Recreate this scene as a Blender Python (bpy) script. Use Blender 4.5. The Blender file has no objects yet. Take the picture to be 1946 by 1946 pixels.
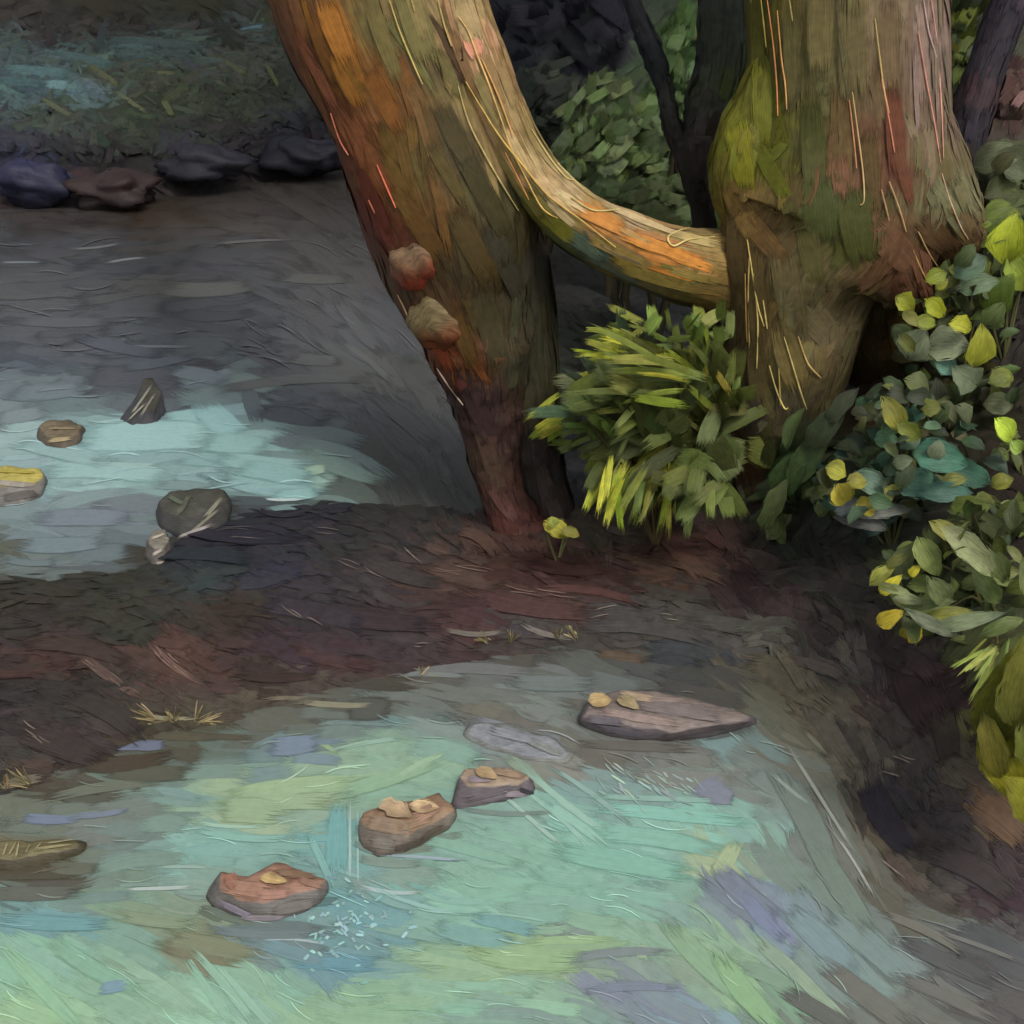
import bpy, math, random
import numpy as np
from mathutils import Vector, Matrix, noise
from mathutils.bvhtree import BVHTree
random.seed(7); RNG = np.random.default_rng(7)
R = math.radians
scene = bpy.context.scene
# ------------------------------------------------------------------ camera
CAM_H, PITCH, F = 2.4, 30.0, 1.178
cd = bpy.data.cameras.new('camera'); cam = bpy.data.objects.new('camera', cd)
scene.collection.objects.link(cam); scene.camera = cam
cam.location = (0, 0, CAM_H); cam.rotation_euler = (R(90-PITCH), 0, 0)
cd.sensor_width = 36; cd.lens = 36*F; cd.clip_end = 500; cd.clip_start = .05
# ------------------------------------------------------------------ sky, sun, exposure
SUN_EL, SUN_AZ = 56.0, 152.0          # azimuth clockwise from +Y: behind the camera to the right
w = bpy.data.worlds.new('World'); scene.world = w; w.use_nodes = True
nt = w.node_tree; bg = nt.nodes['Background']
sky = nt.nodes.new('ShaderNodeTexSky'); sky.sky_type = 'NISHITA'; sky.sun_disc = False
sky.sun_elevation = R(SUN_EL); sky.sun_rotation = R(SUN_AZ); sky.air_density = 1.2; sky.dust_density = 3.0; sky.ozone_density = .6
hs = nt.nodes.new('ShaderNodeHueSaturation'); hs.inputs['Saturation'].default_value = .2     # thin cloud: a paler sky
nt.links.new(sky.outputs[0], hs.inputs['Color']); nt.links.new(hs.outputs[0], bg.inputs[0]); bg.inputs[1].default_value = .15
sd = bpy.data.lights.new('sun', 'SUN'); sun = bpy.data.objects.new('sun', sd); scene.collection.objects.link(sun)
sd.energy = 1.5; sd.angle = R(12); sd.color = (1, .93, .84)
dv = Vector((math.sin(R(SUN_AZ))*math.cos(R(SUN_EL)), math.cos(R(SUN_AZ))*math.cos(R(SUN_EL)), math.sin(R(SUN_EL))))
sun.rotation_euler = dv.to_track_quat('Z', 'Y').to_euler()
scene.view_settings.view_transform = 'Standard'; scene.view_settings.look = 'None'
scene.view_settings.exposure = 0.08; scene.view_settings.gamma = 1
try:
    scene.cycles.transparent_max_bounces = 40
except Exception: pass
# ------------------------------------------------------------------ pixel <-> world helpers (pixels of the 1946 photograph)
S = 1946.0
cp, sp = math.cos(R(PITCH)), math.sin(R(PITCH))
def ray(px, py):
    px = np.asarray(px, float); py = np.asarray(py, float)
    u = (px-S/2)/S/F; v = (S/2-py)/S/F
    return np.stack([u+0*v, cp+v*sp, -sp+v*cp], -1)
def G(px, py, z=0.0):
    d = ray(px, py); dz = np.minimum(d[..., 2], -.03); t = (z-CAM_H)/dz
    o = d*t[..., None]; o[..., 2] = z
    return o
def P3(px, py, Y):
    d = ray(px, py); t = Y/d[1]; return np.array([d[0]*t, Y, CAM_H+d[2]*t])
def proj(P):
    P = np.asarray(P, float); x = P[..., 0]; y = P[..., 1]; z = P[..., 2]-CAM_H
    dep = np.maximum(y*cp-z*sp, .05); up = y*sp+z*cp
    return S/2+x/dep*F*S, S/2-up/dep*F*S
def pxsize(n, P):      # length in metres of n photo pixels at P
    z = P[2]-CAM_H; return n/S/F*max(P[1]*cp-z*sp, .1)
def lin(h):
    c = np.array([int(h[i:i+2], 16) for i in (1, 3, 5)])/255.
    c = np.where(c < .04045, c/12.92, ((c+.055)/1.055)**2.4); l = c@[.25, .6, .15]
    return l+.93*(c-l)
def field(txt, power=4.0, sat=1.0):
    """colour patches, light and shade partly left in them: 'x,y,hex' -> function of photo position"""
    a = [t.split(',') for t in txt.split()]
    q = np.array([[float(t[0]), float(t[1])] for t in a]); c = np.array([lin('#'+t[2]) for t in a]); c = c.mean(1, keepdims=True)*(1-sat)+c*sat
    def f(px, py):
        px = np.atleast_1d(np.asarray(px, float)); py = np.atleast_1d(np.asarray(py, float))
        out = np.empty((len(px), 3))
        for s in range(0, len(px), 4000):
            d = (px[s:s+4000, None]-q[None, :, 0])**2+(1.8*(py[s:s+4000, None]-q[None, :, 1]))**2+60
            wt = d**(-power/2); out[s:s+4000] = wt@c/wt.sum(1)[:, None]
        return out
    return f
# ------------------------------------------------------------------ materials
def N(nt, t, **k):
    n = nt.nodes.new(t)
    for a, b in k.items(): setattr(n, a, b)
    return n
def paint_mat(name, *args, fine=.16, **kw):
    m = paint_mat_(name, *args, **kw)
    for n in m.node_tree.nodes:
        if n.type == 'MAP_RANGE' and abs(n.inputs['To Min'].default_value-.84) < 1e-4: n.inputs['To Min'].default_value = 1-fine; n.inputs['To Max'].default_value = 1+fine
    return m
def paint_mat_(name, rough=.45, bump=.5, spec=.4, streak=.38, ragged=True, vs=260., us=7., coat=0.0, dist=.004):
    m = bpy.data.materials.new(name); m.use_nodes = True; t = m.node_tree; L = t.links.new
    b = t.nodes['Principled BSDF']; b.inputs['Roughness'].default_value = rough
    b.inputs['Specular IOR Level'].default_value = spec; b.inputs['Coat Weight'].default_value = coat; b.inputs['Coat Roughness'].default_value = .12
    col = N(t, 'ShaderNodeAttribute', attribute_name='pigment')
    uv = N(t, 'ShaderNodeUVMap', uv_map='bristle'); mp = N(t, 'ShaderNodeMapping'); mp.inputs['Scale'].default_value = (us, vs, 1)
    L(uv.outputs[0], mp.inputs[0])
    n1 = N(t, 'ShaderNodeTexNoise'); n1.inputs['Scale'].default_value = 1; n1.inputs['Detail'].default_value = 3; n1.inputs['Roughness'].default_value = .65
    L(mp.outputs[0], n1.inputs['Vector'])
    geo = N(t, 'ShaderNodeNewGeometry')
    n2 = N(t, 'ShaderNodeTexNoise'); n2.inputs['Scale'].default_value = 38; n2.inputs['Detail'].default_value = 4
    L(geo.outputs['Position'], n2.inputs['Vector'])
    mr = N(t, 'ShaderNodeMapRange'); mr.inputs['From Min'].default_value = .3; mr.inputs['From Max'].default_value = .7
    mr.inputs['To Min'].default_value = 1-streak; mr.inputs['To Max'].default_value = 1+streak; L(n1.outputs[0], mr.inputs[0])
    mr2 = N(t, 'ShaderNodeMapRange'); mr2.inputs['From Min'].default_value = .3; mr2.inputs['From Max'].default_value = .7
    mr2.inputs['To Min'].default_value = .84; mr2.inputs['To Max'].default_value = 1.16; L(n2.outputs[0], mr2.inputs[0])
    mu = N(t, 'ShaderNodeMath', operation='MULTIPLY'); L(mr.outputs[0], mu.inputs[0]); L(mr2.outputs[0], mu.inputs[1])
    vm = N(t, 'ShaderNodeVectorMath', operation='SCALE'); L(col.outputs['Color'], vm.inputs[0]); L(mu.outputs[0], vm.inputs['Scale'])
    L(vm.outputs[0], b.inputs['Base Color'])
    bp = N(t, 'ShaderNodeBump'); bp.inputs['Strength'].default_value = bump; bp.inputs['Distance'].default_value = dist
    L(n1.outputs[0], bp.inputs['Height']); L(bp.outputs[0], b.inputs['Normal'])
    if ragged:
        u2 = N(t, 'ShaderNodeUVMap', uv_map='span'); sx = N(t, 'ShaderNodeSeparateXYZ'); L(u2.outputs[0], sx.inputs[0])
        def edge(o, k):
            a = N(t, 'ShaderNodeMath', operation='SUBTRACT'); a.inputs[0].default_value = 1; L(o, a.inputs[1])
            mn = N(t, 'ShaderNodeMath', operation='MINIMUM'); L(o, mn.inputs[0]); L(a.outputs[0], mn.inputs[1])
            mm = N(t, 'ShaderNodeMath', operation='MULTIPLY'); L(mn.outputs[0], mm.inputs[0]); mm.inputs[1].default_value = k
            return mm.outputs[0]
        e = N(t, 'ShaderNodeMath', operation='MINIMUM'); L(edge(sx.outputs[0], 3.2), e.inputs[0]); L(edge(sx.outputs[1], 6.), e.inputs[1])
        n3 = N(t, 'ShaderNodeTexNoise'); n3.inputs['Scale'].default_value = 1; n3.inputs['Detail'].default_value = 2
        mp3 = N(t, 'ShaderNodeMapping'); mp3.inputs['Scale'].default_value = (us*.8, vs*1.3, 1); mp3.inputs['Location'].default_value = (3, 5, 1)
        L(uv.outputs[0], mp3.inputs[0]); L(mp3.outputs[0], n3.inputs['Vector'])
        s = N(t, 'ShaderNodeMapRange'); s.inputs['From Min'].default_value = .28; s.inputs['From Max'].default_value = .72; L(n3.outputs[0], s.inputs[0])
        g = N(t, 'ShaderNodeMath', operation='SUBTRACT'); L(e.outputs[0], g.inputs[0]); L(s.outputs[0], g.inputs[1])
        h = N(t, 'ShaderNodeMapRange'); h.inputs['From Min'].default_value = -.03; h.inputs['From Max'].default_value = .03; L(g.outputs[0], h.inputs[0])
        L(h.outputs[0], b.inputs['Alpha'])
    return m
M = dict(
    water=paint_mat('water_strokes', .2, .22, .5, .10, fine=.05, vs=300, us=5, dist=.002),
    waterb=paint_mat('water_body', .2, .2, .5, .08, fine=.05, ragged=False, vs=40, us=12),
    earth=paint_mat('earth_strokes', .5, .4, .22, .24, vs=260, us=7, dist=.003),
    earthb=paint_mat('earth_body', .6, .6, .25, .3, ragged=False, vs=60, us=30),
    bark=paint_mat('bark_strokes', .55, .5, .18, .26, vs=300, us=6, dist=.003),
    barkb=paint_mat('bark_body', .6, .8, .25, .4, ragged=False, vs=120, us=8),
    leaf=paint_mat('leaf', .5, .5, .22, .3, vs=260, us=22),
    grass=paint_mat('grass_strokes', .5, .6, .22, .3, vs=330, us=8),
    stone=paint_mat('stone', .5, .7, .3, .2, ragged=False, vs=110, us=30),
    stonew=paint_mat('stone_strokes', .45, .7, .35, .22, vs=300, us=10),
)
# ------------------------------------------------------------------ mesh builder
class MB:
    def __init__(s): s.v = []; s.f = []; s.c = []; s.uv = []; s.sp = []; s.mi = []; s.n = 0
    def grid(s, V, C, UV, SP, mi=0, close=False):
        """V (a,b,3) grid of points, per-vertex colour and two uv sets"""
        a, b = V.shape[:2]; base = s.n
        s.v.append(V.reshape(-1, 3)); s.n += a*b
        i, j = np.meshgrid(np.arange(a-1), np.arange(b if close else b-1), indexing='ij'); i = i.ravel(); j = j.ravel(); jn = (j+1) % b
        F_ = np.stack([i*b+j, (i+1)*b+j, (i+1)*b+jn, i*b+jn], 1)
        s.f.append(F_+base)
        C = np.broadcast_to(C, (a, b, 3)).reshape(-1, 3); s.c.append(C)
        UVf = UV.reshape(-1, 2); SPf = SP.reshape(-1, 2)
        lu = UVf[F_]; ls = SPf[F_]
        s.uv.append(lu.reshape(-1, 2)); s.sp.append(ls.reshape(-1, 2)); s.mi.append(np.full(len(F_), mi))
    def build(s, name, mats, parent=None, smooth=True):
        me = bpy.data.meshes.new(name)
        V = np.concatenate(s.v); Fq = np.concatenate(s.f)
        me.vertices.add(len(V)); me.vertices.foreach_set('co', V.ravel())
        me.loops.add(Fq.size); me.loops.foreach_set('vertex_index', Fq.ravel().astype(np.int32))
        me.polygons.add(len(Fq)); me.polygons.foreach_set('loop_start', np.arange(0, Fq.size, 4, dtype=np.int32))
        me.polygons.foreach_set('material_index', np.concatenate(s.mi).astype(np.int32))
        me.update(calc_edges=True)
        if smooth: me.polygons.foreach_set('use_smooth', np.ones(len(Fq), bool))
        at = me.color_attributes.new('pigment', 'FLOAT_COLOR', 'POINT')
        C = np.concatenate(s.c); C = np.clip(np.concatenate([C, np.ones((len(C), 1))], 1), 0, 1)
        at.data.foreach_set('color', C.ravel().astype(np.float32))
        u = me.uv_layers.new(name='bristle'); u.data.foreach_set('uv', np.concatenate(s.uv).ravel().astype(np.float32))
        u = me.uv_layers.new(name='span'); u.data.foreach_set('uv', np.concatenate(s.sp).ravel().astype(np.float32))
        for m in (mats if isinstance(mats, (list, tuple)) else [mats]): me.materials.append(m)
        me.validate(); me.update()
        o = bpy.data.objects.new(name, me); scene.collection.objects.link(o)
        if parent:
            o.parent = parent; o.matrix_parent_inverse = parent.matrix_basis.inverted()
        return o
def tag(o, label=None, cat=None, group=None, kind=None):
    if label: o['label'] = label
    if cat: o['category'] = cat
    if group: o['group'] = group
    if kind: o['kind'] = kind
    return o
def empty(name, loc, label, cat, group=None):
    o = bpy.data.objects.new(name, None); scene.collection.objects.link(o); o.location = Vector(loc); o.empty_display_size = .1
    return tag(o, label, cat, group)
def stroke(mb, pts, nrm, wid, col, off=.004, mi=0, arch=.10, jitter=.0):
    """one brush-like ribbon: spine pts (n,3), normals (n,3), width, colour"""
    pts = np.asarray(pts, float); n = len(pts); nrm = np.asarray(nrm, float)
    if nrm.ndim == 1: nrm = np.tile(nrm, (n, 1))
    T = np.gradient(pts, axis=0); T /= np.linalg.norm(T, axis=1)[:, None]+1e-9
    B = np.cross(nrm, T); B /= np.linalg.norm(B, axis=1)[:, None]+1e-9
    t = np.linspace(0, 1, n); pr = wid*.5*(.72+.28*np.sin(np.pi*np.clip(t*1.1, 0, 1)))
    s = np.linspace(-1, 1, 5)
    V = pts[:, None]+B[:, None]*(s[None, :, None]*pr[:, None, None])+nrm[:, None]*(off+arch*wid*(1-s[None, :, None]**2)*.5)
    ln = np.concatenate([[0], np.cumsum(np.linalg.norm(np.diff(pts, axis=0), axis=1))])
    sd_ = random.random()*40
    UV = np.stack(np.broadcast_arrays(ln[:, None]+sd_, (s[None]*.5+.5)*wid+sd_*.37), -1)
    SP = np.stack(np.broadcast_arrays(t[:, None], s[None]*.5+.5), -1)
    mb.grid(V, np.asarray(col), UV, SP, mi)
def jit(c, a=.1):
    c = np.asarray(c, float); k = 1+random.gauss(0, a); h = np.array([random.gauss(0, a*.45) for _ in range(3)])
    return np.clip(c*k*(1+h), .003, .9)
# ------------------------------------------------------------------ plan of water and land
U_PX = [(-900,425),(0,398),(300,372),(640,318),(860,310),(900,500),(950,700),(985,900),(940,990),(820,968),(620,950),(420,975),(250,1085),(0,1098),(-900,1095)]
L_PX = [(-900,1580),(0,1515),(330,1400),(700,1290),(1130,1235),(1440,1285),(1560,1420),(1640,1590),(1700,1715),(1946,1800),(2500,1870),(2500,3600),(-900,3600)]
def poly(px):
    a = np.array(px, float); return G(a[:, 0], a[:, 1])[:, :2]
WU, WL = poly(U_PX), poly(L_PX)
def sdist(P, poly_):
    P = P.reshape(-1, 2); d = np.full(len(P), 1e9); ins = np.zeros(len(P), bool)
    for i in range(len(poly_)):
        a = poly_[i]; b = poly_[(i+1) % len(poly_)]; e = b-a; w_ = P-a
        t = np.clip((w_@e)/(e@e), 0, 1); d = np.minimum(d, np.linalg.norm(w_-t[:, None]*e, axis=1))
        c = ((a[1] <= P[:, 1]) & (b[1] > P[:, 1])) | ((b[1] <= P[:, 1]) & (a[1] > P[:, 1]))
        xx = a[0]+(P[:, 1]-a[1])/(e[1] if abs(e[1]) > 1e-9 else 1e-9)*e[0]
        ins ^= c & (P[:, 0] < xx)
    return np.where(ins, -d, d)
def land(P): return np.minimum(sdist(P, WU), sdist(P, WL))      # > 0 on land, < 0 in water
def sm(x): x = np.clip(x, 0, 1); return x*x*(3-2*x)
def vnoise(x, y, s):
    return np.array([noise.noise(Vector((a*s, b*s, 1.7))) for a, b in zip(x, y)])
def height(x, y):
    x = np.asarray(x, float).ravel(); y = np.asarray(y, float).ravel()
    d = land(np.stack([x, y], 1)); 
    A = .05+.85*sm((x-.55)/1.5)*sm((y-1.2)/3.0)+.30*sm((x-1.0)/1.2)
    up = A*sm(d/np.maximum(.22+A*.8, .2))
    up += np.where(d > 0, .42*np.maximum(y-8.4, 0)*sm((y-8.0)/1.2), 0)*np.where(y > 14, 1, 1)
    up = np.where(up > 9, 9+(up-9)*.12, up)
    dn = -.25*sm(-d/.5)
    h = np.where(d > 0, up+.016*sm(d/.25)-.004, dn-.004)
    return h+np.where(d > -.05, .035*vnoise(x, y, 2.2)*sm((d+.05)/.3)+.012*vnoise(x, y, 7)*sm((d+.05)/.2), 0)
# ground sheet: dense near, coarse to the horizon
def axis(near0, near1, step, far):
    a = list(np.arange(near0, near1, step)); s = step; v = near1
    while v < far: a.append(v); s *= 1.22; v += s
    return np.array(a+[far])
ax = axis(0, 5.5, .07, 160); AX = np.concatenate([-ax[:0:-1], ax])
AY = np.concatenate([-axis(0, 0.3, .3, 120)[:0:-1], axis(0, 12, .07, 200)])
gx, gy = np.meshgrid(AX, AY, indexing='ij')
gz = height(gx, gy).reshape(gx.shape)
VG = np.stack([gx, gy, gz], -1)
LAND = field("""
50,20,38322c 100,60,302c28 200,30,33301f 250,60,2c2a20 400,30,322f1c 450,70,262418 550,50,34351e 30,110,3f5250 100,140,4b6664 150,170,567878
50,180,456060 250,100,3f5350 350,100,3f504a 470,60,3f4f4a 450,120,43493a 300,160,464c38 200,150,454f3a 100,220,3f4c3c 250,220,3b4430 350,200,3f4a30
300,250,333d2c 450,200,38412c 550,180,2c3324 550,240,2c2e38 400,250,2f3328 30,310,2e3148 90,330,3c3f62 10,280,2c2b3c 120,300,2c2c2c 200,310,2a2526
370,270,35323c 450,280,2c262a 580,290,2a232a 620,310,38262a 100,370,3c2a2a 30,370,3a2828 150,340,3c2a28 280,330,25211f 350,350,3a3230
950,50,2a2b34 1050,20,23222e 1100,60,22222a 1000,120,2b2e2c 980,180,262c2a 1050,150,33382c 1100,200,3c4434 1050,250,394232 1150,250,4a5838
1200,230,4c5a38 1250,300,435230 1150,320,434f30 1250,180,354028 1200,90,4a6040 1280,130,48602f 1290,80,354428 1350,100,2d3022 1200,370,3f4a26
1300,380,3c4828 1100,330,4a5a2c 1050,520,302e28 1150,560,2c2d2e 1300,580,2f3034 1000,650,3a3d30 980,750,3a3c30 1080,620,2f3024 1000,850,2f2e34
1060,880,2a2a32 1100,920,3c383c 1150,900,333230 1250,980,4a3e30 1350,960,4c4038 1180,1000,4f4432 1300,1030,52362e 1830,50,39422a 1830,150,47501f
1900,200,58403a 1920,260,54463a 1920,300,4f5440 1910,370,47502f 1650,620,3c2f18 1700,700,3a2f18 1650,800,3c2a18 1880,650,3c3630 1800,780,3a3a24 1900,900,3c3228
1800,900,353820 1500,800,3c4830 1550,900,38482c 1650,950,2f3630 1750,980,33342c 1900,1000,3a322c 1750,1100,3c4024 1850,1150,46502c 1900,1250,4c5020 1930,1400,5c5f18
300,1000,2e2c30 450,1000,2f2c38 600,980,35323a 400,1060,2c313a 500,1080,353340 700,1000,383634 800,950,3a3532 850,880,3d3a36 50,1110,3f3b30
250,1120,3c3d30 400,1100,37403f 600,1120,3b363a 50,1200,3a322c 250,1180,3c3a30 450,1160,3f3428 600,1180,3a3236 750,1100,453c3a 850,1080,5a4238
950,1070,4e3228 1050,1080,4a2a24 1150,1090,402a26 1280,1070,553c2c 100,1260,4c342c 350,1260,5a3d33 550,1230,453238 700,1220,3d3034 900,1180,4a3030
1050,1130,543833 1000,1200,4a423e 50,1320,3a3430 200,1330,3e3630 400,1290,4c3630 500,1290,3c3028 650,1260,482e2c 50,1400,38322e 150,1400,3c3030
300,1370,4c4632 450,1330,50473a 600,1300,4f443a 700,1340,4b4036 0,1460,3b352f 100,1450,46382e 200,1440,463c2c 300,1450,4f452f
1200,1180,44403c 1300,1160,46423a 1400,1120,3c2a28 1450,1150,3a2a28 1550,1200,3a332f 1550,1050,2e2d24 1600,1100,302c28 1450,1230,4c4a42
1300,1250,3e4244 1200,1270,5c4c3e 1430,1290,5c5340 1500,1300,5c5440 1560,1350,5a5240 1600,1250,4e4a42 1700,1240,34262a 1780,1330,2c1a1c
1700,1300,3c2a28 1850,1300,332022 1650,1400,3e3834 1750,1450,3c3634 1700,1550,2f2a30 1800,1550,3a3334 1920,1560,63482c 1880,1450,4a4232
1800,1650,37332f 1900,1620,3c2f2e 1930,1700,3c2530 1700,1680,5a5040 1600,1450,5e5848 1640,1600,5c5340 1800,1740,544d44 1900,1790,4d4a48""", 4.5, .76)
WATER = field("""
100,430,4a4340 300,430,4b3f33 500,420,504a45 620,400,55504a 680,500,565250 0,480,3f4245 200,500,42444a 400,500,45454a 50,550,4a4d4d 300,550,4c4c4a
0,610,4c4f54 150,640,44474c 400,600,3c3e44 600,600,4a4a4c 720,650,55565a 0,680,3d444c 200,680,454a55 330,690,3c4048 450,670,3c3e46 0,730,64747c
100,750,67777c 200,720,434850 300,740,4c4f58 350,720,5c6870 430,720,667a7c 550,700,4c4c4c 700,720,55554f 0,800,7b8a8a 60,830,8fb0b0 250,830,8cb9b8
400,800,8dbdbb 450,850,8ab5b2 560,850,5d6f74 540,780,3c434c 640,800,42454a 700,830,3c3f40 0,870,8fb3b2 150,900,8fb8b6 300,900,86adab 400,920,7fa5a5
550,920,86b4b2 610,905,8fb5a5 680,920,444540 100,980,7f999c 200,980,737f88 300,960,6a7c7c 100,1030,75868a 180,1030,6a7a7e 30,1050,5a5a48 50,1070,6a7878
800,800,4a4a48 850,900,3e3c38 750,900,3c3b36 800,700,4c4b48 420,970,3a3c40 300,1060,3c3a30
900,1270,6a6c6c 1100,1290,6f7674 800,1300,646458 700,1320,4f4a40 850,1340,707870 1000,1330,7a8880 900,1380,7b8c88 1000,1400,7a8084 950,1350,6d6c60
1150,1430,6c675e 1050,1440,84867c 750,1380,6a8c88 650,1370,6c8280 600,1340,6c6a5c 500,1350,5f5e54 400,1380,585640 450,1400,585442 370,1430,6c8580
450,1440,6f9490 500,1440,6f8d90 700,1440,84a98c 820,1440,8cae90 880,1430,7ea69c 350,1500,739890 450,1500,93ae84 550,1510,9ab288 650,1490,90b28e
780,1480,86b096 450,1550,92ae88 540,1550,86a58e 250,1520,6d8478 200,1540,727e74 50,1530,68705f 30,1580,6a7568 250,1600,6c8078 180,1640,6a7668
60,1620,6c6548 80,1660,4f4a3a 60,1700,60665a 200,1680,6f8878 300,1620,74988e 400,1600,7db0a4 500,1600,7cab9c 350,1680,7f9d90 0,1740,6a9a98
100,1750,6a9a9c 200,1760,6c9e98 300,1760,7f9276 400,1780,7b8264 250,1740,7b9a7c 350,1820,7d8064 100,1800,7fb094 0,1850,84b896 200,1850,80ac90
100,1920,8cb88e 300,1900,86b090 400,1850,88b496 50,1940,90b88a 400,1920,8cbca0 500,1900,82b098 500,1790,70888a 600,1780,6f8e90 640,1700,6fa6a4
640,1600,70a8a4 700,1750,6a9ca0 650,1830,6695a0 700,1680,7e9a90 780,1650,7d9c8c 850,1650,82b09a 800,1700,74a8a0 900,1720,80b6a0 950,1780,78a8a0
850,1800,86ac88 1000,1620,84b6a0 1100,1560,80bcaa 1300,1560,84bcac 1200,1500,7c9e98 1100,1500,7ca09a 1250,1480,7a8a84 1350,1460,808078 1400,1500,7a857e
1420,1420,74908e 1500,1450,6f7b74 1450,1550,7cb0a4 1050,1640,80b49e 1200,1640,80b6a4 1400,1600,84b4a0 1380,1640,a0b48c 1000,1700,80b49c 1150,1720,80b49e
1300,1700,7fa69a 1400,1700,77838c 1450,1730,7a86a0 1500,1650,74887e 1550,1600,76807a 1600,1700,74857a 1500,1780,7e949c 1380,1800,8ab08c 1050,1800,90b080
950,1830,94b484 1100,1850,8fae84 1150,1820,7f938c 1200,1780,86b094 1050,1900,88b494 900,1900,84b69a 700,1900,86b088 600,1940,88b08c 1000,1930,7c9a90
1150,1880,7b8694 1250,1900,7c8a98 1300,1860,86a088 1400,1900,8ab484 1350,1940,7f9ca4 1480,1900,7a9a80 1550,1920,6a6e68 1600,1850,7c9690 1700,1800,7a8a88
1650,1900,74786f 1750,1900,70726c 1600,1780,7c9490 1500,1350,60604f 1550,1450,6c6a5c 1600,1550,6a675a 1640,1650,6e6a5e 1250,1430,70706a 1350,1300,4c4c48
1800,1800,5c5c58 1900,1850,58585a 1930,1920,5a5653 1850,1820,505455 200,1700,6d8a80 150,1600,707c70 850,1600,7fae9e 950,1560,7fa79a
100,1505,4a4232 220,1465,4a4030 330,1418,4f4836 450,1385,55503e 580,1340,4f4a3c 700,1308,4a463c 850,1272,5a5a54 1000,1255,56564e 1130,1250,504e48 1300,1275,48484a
1440,1300,55503f 1530,1410,5c5646 1610,1560,5c5646 1680,1700,5f5a4c 0,1085,4a4a3c 250,1070,403e34 430,965,3a3a3c 800,955,3c3a36""", 3.6, .86)  # dark upper and turquoise tones include bank and sky reflections, painted as colour
KH = .93; KL = .84
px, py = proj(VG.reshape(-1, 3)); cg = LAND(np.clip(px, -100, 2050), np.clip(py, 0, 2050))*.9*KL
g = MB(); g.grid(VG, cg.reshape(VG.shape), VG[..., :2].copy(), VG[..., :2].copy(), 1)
bvh = BVHTree.FromPolygons([Vector(v) for v in VG.reshape(-1, 3)], [tuple(int(k) for k in f) for f in g.f[0]])
CO = Vector((0, 0, CAM_H))
def hit(px, py):
    d = ray(px, py); h = bvh.ray_cast(CO, Vector(d).normalized())
    return h[0], h[1]
def gz_at(x, y):
    h = bvh.ray_cast(Vector((x, y, 20)), Vector((0, 0, -1))); return h[0].z if h[0] else 0.
# direction of the strokes in the picture plane (degrees, counter-clockwise)
DIRS = [(t[0], t[1], R(t[2])) for t in [(300,500,3),(700,600,-35),(800,750,-45),(300,850,2),(500,900,-4),(850,900,-62),(100,1150,-2),(600,1150,-12),(300,1300,-28),
    (900,1150,-8),(1200,1180,-12),(1500,1150,-38),(1700,1350,-48),(1650,1500,-60),(1850,1600,-32),(1600,1600,-62),(1500,1350,-35),(1750,1780,-22),(1900,1850,-26),
    (600,1480,8),(500,1380,2),(900,1400,-12),(1100,1500,-28),(1250,1620,-12),(1450,1680,-48),(1500,1850,-45),(1300,1850,-32),(1000,1780,-4),(700,1700,-20),(200,1650,3),
    (200,1850,-28),(500,1900,-35),(800,1900,-4),(1600,1750,-52),(300,150,-12),(100,250,-8),(450,200,-35),(1000,600,-40),(1100,900,-35),(1150,300,60),(1200,100,50),(1000,80,-60),
    (1700,650,50),(1600,900,50),(1850,1000,-30),(1900,200,60),(1850,1200,40),(1300,1500,-4),(1450,1450,-30)]]
DQ = np.array([[a, b] for a, b, c in DIRS]); DA = np.array([c for a, b, c in DIRS])
def ang(px, py):
    d = ((DQ-[px, py])**2).sum(1)+400; wt = d**-2
    c = (wt*np.cos(2*DA)).sum(); s = (wt*np.sin(2*DA)).sum(); return math.atan2(s, c)/2
def spine(px, py, a, L, bend, n=6):
    t = np.linspace(-.5, .5, n)*L
    x = px+t*math.cos(a); y = py-t*math.sin(a); o = bend*(t*t/L*4-L*.33)
    return x+o*math.sin(a), y+o*math.cos(a)
def land_stroke(mb, px, py, a, L, W, col, off, bend=0., mi=0, arch=.03, lift=0.):
    xs, ys = spine(px, py, a, L, bend); P = []; Nn = []
    for x, y in zip(xs, ys):
        h, n = hit(x, y)
        if h is None: return
        if P and (Vector(P[-1])-h).length > .5+L*.006*h.y/3: return
        P.append(tuple(h)); Nn.append(tuple(n))
    Nn = np.mean(Nn, 0); P = np.array(P)
    view = np.array([0, 0, CAM_H])-P.mean(0); view /= np.linalg.norm(view)
    nn = Nn*(1-lift)+view*lift; nn /= np.linalg.norm(nn)
    stroke(mb, P, nn, pxsize(W, P[2]), col, off, mi, arch)
# ---- earth strokes on the ground
SCR = [(300,1255,-40,70),(322,1262,-42,60),(345,1275,-38,50),(195,1285,-36,60),(215,1300,-38,50),(180,1270,-36,44),(60,1390,-38,44),(80,1400,-36,40),(560,1170,-30,60),(600,1185,-32,40),(700,1090,-24,60),(670,1075,-22,50),(900,1085,-12,120),(860,1095,-8,90),(1000,1130,-8,100),(1060,1140,-10,90),(1150,1165,12,60),(780,1055,-40,60),(890,960,-62,60),(905,980,-62,50),(870,945,-60,50),(1640,1290,-30,40),(1720,1445,-20,60),(1700,1470,-18,50),(1690,1660,-45,60),(1500,1180,-8,40),(1480,1175,-12,30),(1270,1175,-6,40),(450,1010,-4,120),(480,1030,-4,90),(620,1015,-6,70),(800,1225,-4,30),(1540,1250,-40,60)]
LANDC = lambda x, y: LAND([x], [y])[0]*KL
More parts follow.
